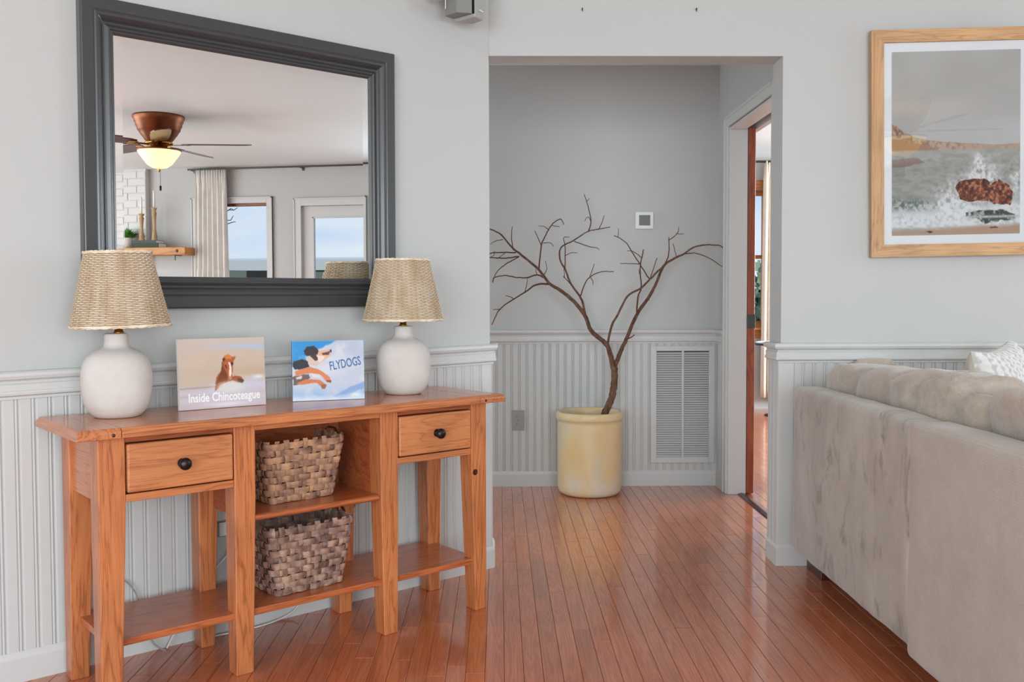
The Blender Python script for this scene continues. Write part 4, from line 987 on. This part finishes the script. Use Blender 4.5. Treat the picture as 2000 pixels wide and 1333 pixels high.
obj('bracket', MB().box(-.095, -.06, -.005, .055, .075, .10, .004).lathe([(.001, 0), (.022, 0), (.020, .09), (.001, .09)], 20, c=(-.10, .045, .052)).tube([(-.075, .03, .08), (-.076, .03, .02)], .002, 6), t, mat=M['white'])

# ---------------------------------------------------------------- framed seascape on the right
ang = R(1.1)
t = bpy.data.objects.new('framed_picture', None); COL.objects.link(t); tag(t, 'framed seascape print in a light oak frame above the sofa', 'picture')
PW, PH = .682, .908
t.location = (1.514, YP-.006, 1.262); t.rotation_euler = (0, 0, 0)
t.matrix_world = Matrix.Translation((1.508, YP-.0015, 1.262)) @ Matrix.Rotation(R(-2.55), 4, 'Z') @ Matrix.Rotation(R(-.9), 4, 'Y') @ Matrix.Rotation(R(.42), 4, 'X')
fw_ = .050
for nm, pts, mt in (('frame_side', [(0, 0), (fw_, fw_), (fw_, PH-fw_), (0, PH)], 'frameoakz'), ('frame_side', [(PW, 0), (PW, PH), (PW-fw_, PH-fw_), (PW-fw_, fw_)], 'frameoakz'),
                    ('frame_side', [(0, 0), (PW, 0), (PW-fw_, fw_), (fw_, fw_)], 'frameoak'), ('frame_side', [(0, PH), (fw_, PH-fw_), (PW-fw_, PH-fw_), (PW, PH)], 'frameoak')):
    bevel(obj(nm, MB().prism(pts, -.030, -.002, 'y'), t, mat=M[mt]), .0015, 2)
IW, IH = PW-2*fw_, PH-2*fw_
obj('mat_board', MB().box(fw_, PW-fw_, -.014, -.004, fw_, PH-fw_), t, mat=M['mat_board'])
mo = .036
c = Canvas(250, 375, (190, 189, 187)); X, Y = c.X, c.Y
na = vnoise(375, 250, 6, 3, 31, 5); nb = vnoise(375, 250, 50, 16, 32, 3); nf = vnoise(375, 250, 60, 45, 33, 3)
c.blend(np.clip(1-Y/.55, 0, 1)*.35, (184, 180, 172)); c.blend(np.clip((na-.4)*2, 0, 1)*.35, (206, 206, 206))
c.blend(np.exp(-((Y-.30-.05*(na-.5))/.05)**2)*np.clip(1-X*1.3, 0, 1)*.55, (222, 206, 192)); c.blend(np.exp(-((Y-.43)/.07)**2)*np.clip(X, 0, 1)*.4, (204, 206, 210))
hill = c.poly([(-.02, .39), (.04, .40), (.10, .44), (.20, .47), (.34, .487), (.55, .50), (.8, .512), (1.02, .508), (1.02, .54), (.3, .545), (-.02, .56)], .01, 3)
c.blend(hill, (190, 168, 150)); c.blend(hill*np.clip((nf-.45)*4, 0, 1)*np.clip(1.2-X*1.3, .2, 1), (150, 116, 94))
c.blend(c.blur(c.poly([(-.02, .47), (.12, .49), (.22, .50), (.32, .528), (.36, .536), (-.02, .60)], .03, 8), 1), (168, 128, 100))
sea = np.clip((Y-.532)*90, 0, 1); c.blend(sea, (164, 164, 158)); c.blend(sea*np.clip((nb-.45)*4, 0, 1)*.6, (184, 184, 180)); c.blend(sea*np.clip((.42-nb)*4, 0, 1)*.6, (140, 142, 134)); c.blend(sea*np.clip((.6-Y)*14, 0, 1)*.5*(1-X*.4), (184, 182, 180))
c.blend(c.blur(c.poly([(-.02, .58), (.20, .575), (.26, .60), (.05, .625), (-.02, .63)], .03, 12), 2)*.8, (140, 110, 98))
foam = np.clip((Y-.80-.03*(na-.5)*2)*18, 0, 1)*np.clip((.985-Y)*30, 0, 1); c.blend(foam*np.clip(.35+nf*1.1, 0, 1), (226, 228, 230))
c.blend(np.clip(np.exp(-(((Y-.83)/.035)**2))*(X < .36)*np.clip((nf-.35)*4, 0, 1), 0, .9), (110, 124, 116))
spl = np.exp(-(((X-.52)/.20)**2+((Y-.80)/.09)**2))+np.exp(-(((X-.72)/.15)**2+((Y-.69)/.09)**2))+.8*np.exp(-(((X-.68)/.04)**2+((Y-.62)/.06)**2))+.8*np.exp(-(((X-.97)/.05)**2+((Y-.72)/.10)**2))
c.blend(np.clip(spl*1.5*(nf*1.7-.35), 0, .95), (230, 231, 232))
for pts, sd in (([(.50, .745), (.53, .71), (.62, .695), (.72, .70), (.76, .72), (.78, .78), (.74, .82), (.62, .825), (.53, .80)], 3), ([(.76, .73), (.84, .70), (.92, .73), (.95, .77), (.93, .835), (.85, .845), (.76, .82), (.74, .77)], 5)):
    k_ = c.poly(pts, .03, sd); c.blend(k_, (128, 72, 52)); c.blend(k_*np.clip((nf-.5)*6, 0, 1), (196, 140, 108)); c.blend(k_*np.clip((.42-nf)*6, 0, 1), (72, 38, 32))
c.blend(c.blur(c.poly([(.58, .87), (.74, .855), (.96, .89), (.96, .925), (.72, .925), (.58, .90)], .05, 9), 1)*np.clip(.5+(nf-.4)*3, 0, 1), (72, 86, 78))
c.blend(np.clip(np.exp(-(((Y-.905)/.008)**2))*(X > .58)*nf*1.6, 0, 1), (206, 208, 208))
c.blend(np.clip((Y-.962-.03*(na-.5)+.02*X)*40, 0, 1), (190, 166, 146)); c.blend(c.poly([(.27, .98), (.30, .975), (.325, .982), (.30, .99)], 0, 2), (110, 60, 40)); c.blend(c.poly([(.76, .962), (.81, .958), (.84, .966), (.78, .970)], 0, 2), (130, 84, 60))
iw, ih = IW-2*mo, IH-2*mo
obj('art_print', c.grid('art_print', iw, ih, M['print'], 0), t, (fw_+mo, -.0148, fw_+mo))
obj('glazing', MB().box(fw_, PW-fw_, -.0185, -.017, fw_, PH-fw_), t, mat=M['glazing'])

# ---------------------------------------------------------------- back wall of the alcove: thermostat, return vent, outlet, nails
t = thing('thermostat', 'small square white wall device with a grey screen in the alcove', 'thermostat', (.790, YB-.0005, 1.497))
bevel(obj('case', MB().box(0, .104, -.022, 0, 0, .099), t, mat=M['white']), .004, 3)
obj('screen', MB().box(.020, .084, -.0232, -.0221, .020, .080), t, mat=M['screen'])
t = thing('return_air_vent', 'tall white louvered air return grille in the alcove wainscot', 'vent', (.880, YB-.0105, .135))
VW, VH = .375, .684
fr = MB()
fr.box(0, .034, -.012, 0, 0, VH, .002).box(VW-.034, VW, -.012, 0, 0, VH, .002).box(.034, VW-.034, -.012, 0, 0, .034, .002).box(.034, VW-.034, -.012, 0, VH-.030, VH, .002).box(VW/2-.006, VW/2+.006, -.011, -.001, .034, VH-.03, .001)
obj('frame', fr, t, mat=M['trim']); obj('duct_shade', MB().box(.030, VW-.030, -.0008, -.0002, .030, VH-.026), t, mat=mat('duct_shadow', sl(70, 70, 68), .8))  # dark sheet whose colour stands in for shade inside the duct
lm = MB().prism([(-.0100, -.0005), (-.0092, .0008), (-.0012, .0095), (-.0010, .0080)], 0, 1, 'x').mesh('louver', M['trim'])
nl = 46
for k in range(nl):
    z = .036+k*(VH-.070)/nl
    for x0 in (.034, VW/2+.006):
        o = obj('louver', lm, t, (x0, 0, z)); o.scale = (VW/2-.040, 1, 1)
def outlet(label, loc, rz, m):
    t = thing('wall_outlet', label, 'outlet', loc, rz)
    bevel(obj('cover_plate', MB().box(0, .072, -.006, 0, 0, .116), t, mat=m), .002)
    for z in (.020, .064):
        r_ = obj('receptacle', MB().prism([(.036+.0165*cos(a*pi/8), .016+max(-.0135, min(.0135, .0165*sin(a*pi/8)))) for a in range(16)], -.0078, -.006, 'y'), t, (0, 0, z), mat=m)
        obj('slot', MB().box(.0285, .0308, -.0082, -.0076, .015, .023).box(.0412, .0435, -.0082, -.0076, .016, .022).lathe([(.001, 0), (.0025, 0), (.001, .0001)], 8, c=(.036, -.008, .008)), r_, mat=M['black'])
    obj('screw', MB().lathe([(.001, 0), (.003, 0), (.002, .001), (.001, .001)], 10), t, (.036, -.006, .058), rot=(pi/2, 0, 0), mat=M['steel'])
outlet('grey duplex wall outlet left of the stoneware crock', (.072, YB-.0115, .330), 0, M['grey'])
for x, lb in ((.337, 'tiny brown nail left in the wall above the opening, left of the two'), (.796, 'tiny brown nail left in the wall above the opening, right of the two')):
    tag(obj('nail', MB().lathe([(.001, 0), (.0022, 0), (.0022, .014), (.001, .014)], 8).box(-.0016, .0016, -.011, .0, .010, .0135), None, (x, YP-.0005, 2.262), rot=(pi/2, 0, 0), mat=M['bronze']), lb, 'nail', 'nails above the opening')

# ---------------------------------------------------------------- stoneware crock and the bare branch
CKX, CKY = .507, 5.250
t = thing('stoneware_crock', 'yellow glazed stoneware crock holding a bare branch on the floor', 'crock', (CKX, CKY, .0))
pr = [(.001, .001), (.150, .001), (.160, .003), (.172, .014), (.178, .030), (.180, .06), (.180, .40), (.1805, .418), (.186, .421), (.1885, .430), (.1885, .452), (.184, .461), (.176, .464), (.168, .461), (.163, .452), (.162, .43), (.161, .06), (.001, .055)]
o = obj('body', MB().lathe(pr, 72), t, mat=M['crock'])
obj('fill', MB().lathe([(.001, .056), (.1605, .056), (.1605, .30), (.08, .31), (.001, .312)], 40), t, mat=M['cork'])
BR = thing('bare_branch', 'bare forking tree branch standing in the yellow crock', 'branch', (CKX, CKY, .31))
rr = random.Random(5)
def bp(zx, zy, dep):
    p = hit(940+zx/3.92, 360+zy/3.92, (0, CKY+dep, 0), (0, 1, 0)); return p-Vector((CKX, CKY, .31))
def cat(P):
    out = []; n = len(P)
    for i in range(n-1):
        p0, p1, p2, p3 = P[max(0, i-1)], P[i], P[i+1], P[min(n-1, i+2)]
        for k in range(5):
            q = k/5; out.append(.5*((2*p1)+(p2-p0)*q+(2*p0-5*p1+4*p2-p3)*q*q+(3*p1-p0-3*p2+p3)*q**3))
    return out+[P[-1]]
def limb(name, pts, w0, w1, d0=0.0, d1=0.0, parent=None, m='bark', kn=.0):
    """pts in measured coordinates, w in photo pixels across; d = depth offset from the crock's centre"""
    n = len(pts); P = [bp(x, y, d0+(d1-d0)*i/(n-1)) for i, (x, y) in enumerate(pts)]
    P = cat(P); k = len(P); sc = CKY/F/2
    rad = [(w0+(w1-w0)*(i/(k-1))**.8)*sc*(1+kn*rr.uniform(-1, 1)) for i in range(k)]
    P = [p+Vector((rr.uniform(-1, 1), rr.uniform(-1, 1), rr.uniform(-1, 1)))*.0012 for p in P]
    return obj(name, MB().tube(P, rad, 8), parent or BR, mat=M[m])
PX = lambda L_: [((x-940)*3.92, (y-360)*3.92) for x, y in L_]
limb('trunk', PX([(1168, 880), (1178, 822), (1183, 804), (1192, 785), (1197, 768), (1200, 745), (1200, 722), (1198, 716)]), 15, 13, -.03, 0, kn=.08)
b1 = limb('bough', PX([(1199, 722), (1191, 690), (1183, 672)])+[(840, 1120), (790, 1000), (700, 890), (600, 810), (520, 760), (440, 655), (310, 545), (240, 490), (150, 385), (65, 343)], 11, 2.4, 0, -.05, kn=.06)
b2 = limb('bough', PX([(1198, 722), (1207, 700), (1216, 678)])+[(1110, 1190), (1190, 1000), (1280, 870), (1330, 780), (1370, 680), (1410, 610), (1495, 560), (1560, 530), (1620, 485), (1720, 465), (1820, 470), (1855, 492)], 9.5, 1.8, 0, .06, kn=.06)
b3 = limb('bough', [(795, 1005), (780, 920), (755, 860), (690, 770), (640, 650), (602, 575), (612, 485), (700, 435), (810, 365), (895, 345), (985, 330)], 5.2, 1.6, -.02, .05, kn=.05)
b4 = limb('bough', [(962, 1243), (1000, 1080), (1045, 1000), (1120, 860), (1225, 795), (1290, 730), (1390, 630), (1412, 600)], 5.0, 3.2, -.0, -.05, kn=.05)
T = [
 (b1, [(525, 765), (420, 770), (330, 830), (150, 950), (80, 1080)], 4.2, 1.6, -.02, -.10), (b1, [(150, 955), (125, 960), (90, 960)], 1.8, 1.2, -.1, -.1), (b1, [(245, 878), (220, 862), (185, 855)], 1.8, 1.2, -.07, -.05), (b1, [(335, 825), (348, 770), (355, 720)], 1.6, 1.1, -.05, -.03),
 (b1, [(475, 715), (425, 695), (350, 715), (265, 713), (180, 700), (100, 715), (88, 755)], 3.2, 1.6, -.03, .05), (b1, [(425, 693), (418, 665), (414, 650)], 1.6, 1.0, -.02, -.02),
 (b1, [(285, 560), (200, 605), (130, 660), (98, 715), (90, 745)], 2.2, 1.2, -.04, -.1), (b1, [(290, 552), (210, 565), (120, 565), (40, 560)], 3.0, 1.8, -.04, .02), (b1, [(265, 525), (180, 522), (80, 528), (30, 552)], 2.8, 1.6, -.04, -.09),
 (b1, [(180, 530), (150, 552), (120, 572)], 1.6, 1.0, -.07, -.05), (b1, [(100, 515), (98, 540), (75, 560)], 1.4, 1.0, -.07, -.05), (b1, [(245, 505), (232, 420), (237, 325)], 2.2, 1.4, -.045, -.02), (b1, [(165, 425), (110, 435), (70, 460)], 1.6, 1.1, -.05, -.02),
 (b1, [(440, 655), (460, 470), (480, 420), (515, 350), (550, 300), (600, 268), (622, 285), (632, 310)], 3.0, 1.5, -.03, .03), (b1, [(460, 472), (435, 415), (410, 360)], 1.8, 1.3, -.0, -.03), (b1, [(512, 348), (482, 325), (440, 320)], 1.6, 1.0, .01, .02), (b1, [(545, 318), (575, 322), (600, 326)], 1.5, 1.0, .02, .05), (b1, [(475, 452), (530, 450), (552, 478)], 1.6, 1.1, .0, -.05), (b1, [(478, 698), (502, 650), (490, 585)], 1.8, 1.1, -.03, -.0),
 (b3, [(820, 360), (840, 280), (810, 140), (785, 75)], 2.6, 1.3, .03, .05), (b3, [(808, 132), (818, 120), (828, 108)], 1.4, 1.0, .05, .05), (b3, [(838, 285), (825, 255), (805, 258), (792, 285)], 1.6, 1.0, .03, .0), (b3, [(900, 345), (925, 290), (940, 240)], 1.7, 1.1, .04, .06), (b3, [(710, 438), (830, 480), (880, 486), (902, 503)], 1.9, 1.1, .02, -.03),
 (b3, [(640, 650), (642, 480), (632, 412), (672, 405)], 2.2, 1.1, .0, .03), (b3, [(644, 547), (690, 525), (735, 528)], 1.5, 1.0, .01, .04), (b3, [(690, 772), (655, 735), (625, 705)], 2.0, 1.4, .0, -.03), (b3, [(637, 715), (634, 670), (632, 620)], 1.5, 1.0, -.02, .0),
 (b3, [(758, 860), (800, 750), (850, 700), (920, 670), (1015, 672)], 2.6, 1.4, -.01, .06), (b3, [(830, 712), (850, 660), (865, 610)], 1.6, 1.1, .02, .0), (b3, [(838, 716), (852, 740), (856, 772)], 1.6, 1.1, .02, .04),
 (b2, [(1560, 532), (1650, 530), (1750, 570), (1845, 632)], 2.2, 1.3, .04, .0), (b2, [(1412, 605), (1435, 530), (1435, 405)], 2.6, 1.7, .02, -.02), (b2, [(1435, 432), (1500, 378), (1512, 330)], 1.8, 1.1, -.02, .0), (b2, [(1495, 380), (1520, 382), (1550, 382)], 1.4, 1.0, -.01, .02), (b2, [(1495, 560), (1482, 510), (1468, 455)], 1.5, 1.1, .03, .05), (b2, [(1190, 1000), (1200, 860), (1225, 790), (1215, 650), (1235, 540), (1242, 500)], 3.4, 1.8, .0, -.06), (b2, [(1112, 1190), (1145, 1175), (1172, 1155)], 2.6, 2.0, .0, -.03), (b2, [(1275, 878), (1282, 884), (1286, 890)], 2, 1.2, .0, -.01),
 (b4, [(1290, 732), (1230, 640), (1155, 520), (1100, 440), (1015, 392)], 2.6, 1.5, -.03, .03), (b4, [(1047, 402), (1050, 370), (1050, 342)], 1.4, 1.0, .02, .0), (b4, [(1228, 562), (1160, 515), (1115, 510)], 1.8, 1.1, -.02, .02), (b4, [(1212, 612), (1140, 608), (1065, 607)], 1.7, 1.2, -.02, -.05), (b4, [(1290, 732), (1318, 650), (1345, 565)], 2.0, 1.5, -.03, -.07), (b2, [(1212, 690), (1206, 650)], 1.5, 1.1, .0, .01)]
for (pa, pts, a, b, d0, d1) in T: limb('twig', pts, a, b, d0, d1, pa, 'twig')

# ---------------------------------------------------------------- sofa seen from behind
SX, SZ, SB = 1.14, .757, .118
t = thing('sofa', 'large taupe fabric sofa seen from behind on the right', 'sofa', (SX, 2.2, 0))
def soft_box(name, x0, x1, y0, y1, z0, z1, r, m, parent, puff=0.0, seed=0, nx=6, ny=20, nz=14, wr=.0, sag=0.0):
    """rounded upholstered block with slightly wavy cloth"""
    bm = bmesh.new(); bmesh.ops.create_cube(bm, size=1)
    for v in bm.verts: v.co = Vector(((x0+x1)/2+v.co.x*(x1-x0), (y0+y1)/2+v.co.y*(y1-y0), (z0+z1)/2+v.co.z*(z1-z0)))
    bmesh.ops.bevel(bm, geom=bm.edges[:], offset=r, segments=4, profile=.5, affect='EDGES')
    for ax, n, a, b in ((0, nx, x0, x1), (1, ny, y0, y1), (2, nz, z0, z1)):
        for k in range(1, n):
            pl = [0, 0, 0]; pl[ax] = a+(b-a)*k/n; nn = [0, 0, 0]; nn[ax] = 1
            bmesh.ops.bisect_plane(bm, geom=bm.verts[:]+bm.edges[:]+bm.faces[:], plane_co=pl, plane_no=nn)
    from mathutils import noise as mn
    for v in bm.verts:
        c = v.co; u = (c.x-(x0+x1)/2)/((x1-x0)/2); w = (c.y-(y0+y1)/2)/((y1-y0)/2); q = (c.z-(z0+z1)/2)/((z1-z0)/2)
        d = Vector((u*(1-w*w)*(1-q*q), w*(1-u*u)*(1-q*q), q*(1-u*u)*(1-w*w)))*puff
        nz_ = mn.noise_vector(c*7+Vector((seed*7.1, 0, 0)))*wr+mn.noise_vector(c*19+Vector((seed*3.1, 0, 0)))*wr*.4
        v.co = c+d+nz_+Vector((0, 0, -sag*max(0, q)*(1-w*w)*0))
    me = bpy.data.meshes.new(name); bm.to_mesh(me); bm.free(); me.materials.append(m)
    for p in me.polygons: p.use_smooth = True
    return obj(name, me, parent)
by = lambda y: y-2.2
a = soft_box('back_section', 0, .115, by(2.568), by(3.625), SB, SZ, .022, M['sofa'], t, .006, 1, 4, 24, 16, .0035)
b = soft_box('back_section', -.004, .115, by(1.2), by(2.583), SB-.022, SZ+.004, .022, M['sofaw'], t, .005, 2, 4, 24, 16, .0035)
soft_box('seat_base', .118, .98, by(1.2), by(3.77), .13, .34, .03, M['sofa'], t, .0, 3, 5, 10, 3, .002)
soft_box('seat_cushion', .30, 1.0, by(2.45), by(3.60), .342, .50, .05, M['sofa'], t, .015, 4, 5, 8, 3, .003)
soft_box('seat_cushion', .30, 1.0, by(1.22), by(2.44), .342, .50, .05, M['sofa'], t, .015, 5, 5, 8, 3, .003)
for y_ in (3.59, 1.5):
    bevel(obj('foot', MB().box(.108, .18, by(y_)-.0, by(y_)+.17, .0005, .128), t, mat=M['darkwood']), .002)
def crease_box(name, label, x0, x1, y0, y1, z0, z1, r, seed, folds, amp, parent=None, lean=.0, taper=0.0):
    bm = bmesh.new(); bmesh.ops.create_uvsphere(bm, u_segments=96, v_segments=64, radius=1)
    from mathutils import noise as mn
    hx, hy, hz = (x1-x0)/2, (y1-y0)/2, (z1-z0)/2; rr_ = random.Random(seed); ph = [rr_.uniform(0, 6) for _ in range(6)]
    for v in bm.verts:
        c = v.co.copy(); e = 4.6
        k = (abs(c.x)**e*1.0+abs(c.y)**e+abs(c.z)**e)**(1/e); c = c/k
        u, w, q = c.x, c.y, c.z
        edge = abs(w)
        p = Vector((u*hx, w*hy, q*hz))
        # gathered folds running up over the top of the cushion, closer together at the ends
        sh_ = 1-.14*abs(w)**7; p.x *= sh_; p.z *= 1-.10*abs(w)**9
        f = 1.7*abs(sin(w*folds*.55+1.2*sin(w*2.2+ph[0])+.8*q+.9*u+ph[1]))**.5-1.45+.4*abs(sin(w*folds*1.3+1.6*q+ph[2]+1.2*sin(3*q+w*4)))
        den = .45+.8*edge**2
        nrm = Vector((u**3, w**3*.4, max(0, q)**3+.3*q)).normalized()
        p += nrm*f*amp*den
        nn = mn.noise_vector(p*16+Vector((seed, 0, 0)))*.005+mn.noise_vector(p*5+Vector((seed*2, 0, 0)))*.010; p += nn
        p.z += taper*w*max(0, q); p.x += lean*max(0, q-.3)
        v.co = p
    me = bpy.data.meshes.new(name); bm.to_mesh(me); bm.free(); me.materials.append(M['cush'])
    for f_ in me.polygons: f_.use_smooth = True
    o = obj(name, me, None, ((x0+x1)/2, (y0+y1)/2, (z0+z1)/2)); return tag(o, label, 'cushion', 'loose back cushions of the sofa')
crease_box('back_cushion', 'plush taupe back cushion with gathered folds at the far end of the sofa', 1.258, 1.515, 2.482, 3.70, .50, .862, .1, 3, 13, .032, lean=-.03, taper=-.024)
crease_box('back_cushion', 'plush taupe back cushion nearest the camera, cut by the picture edge', 1.245, 1.56, 1.36, 2.42, .50, .885, .1, 8, 11, .030, lean=-.085)
crease_box('back_cushion', 'small taupe cushion top showing behind the long back cushion', 1.415, 1.60, 3.715, 3.80, .55, .850, .1, 12, 3, .002)

# knitted throw pillow
t = thing('throw_pillow', 'cream knitted throw pillow with beige linen back leaning in the sofa corner', 'pillow', (1.85, 3.39, .655))
t.rotation_mode = 'XYZ'
def pillow_part(name, side, m, hs=.275, bulge=.085, knit=False):
    n = 110; vs = []; mb = MB()
    for j in range(n+1):
        for i in range(n+1):
            u = -1+2*i/n; w = -1+2*j/n
            pin = 1-.10*(u*u*w*w)*0-.07*((1-u*u)*abs(w)**3+(1-w*w)*abs(u)**3)
            x = u*hs*(1-.075*(1-u*u*0)*(w*w)*(1-abs(u))*.0)*(1-.09*(1-w*w)*abs(u)**4*1.0)
            z = w*hs*(1-.09*(1-u*u)*abs(w)**4)
            h = bulge*max(0, (1-u**4))**.55*max(0, (1-w**4))**.55
            if knit and h > .01:
                h += .0075*abs(sin(u*19))+.0040*sin(w*70+3*sin(u*19))*abs(sin(u*19))
            vs.append((x, -side*h, z))
    q = n+1; mb.add(vs, [(j*q+i, j*q+i+1, (j+1)*q+i+1, (j+1)*q+i) for j in range(n) for i in range(n)], True)
    return obj(name, mb, t, mat=m)
pillow_part('knit_front', 1, M['knit'], knit=True); pillow_part('linen_back', -1, M['linen'])
t.rotation_euler = (R(-10), R(-2), R(48.6))
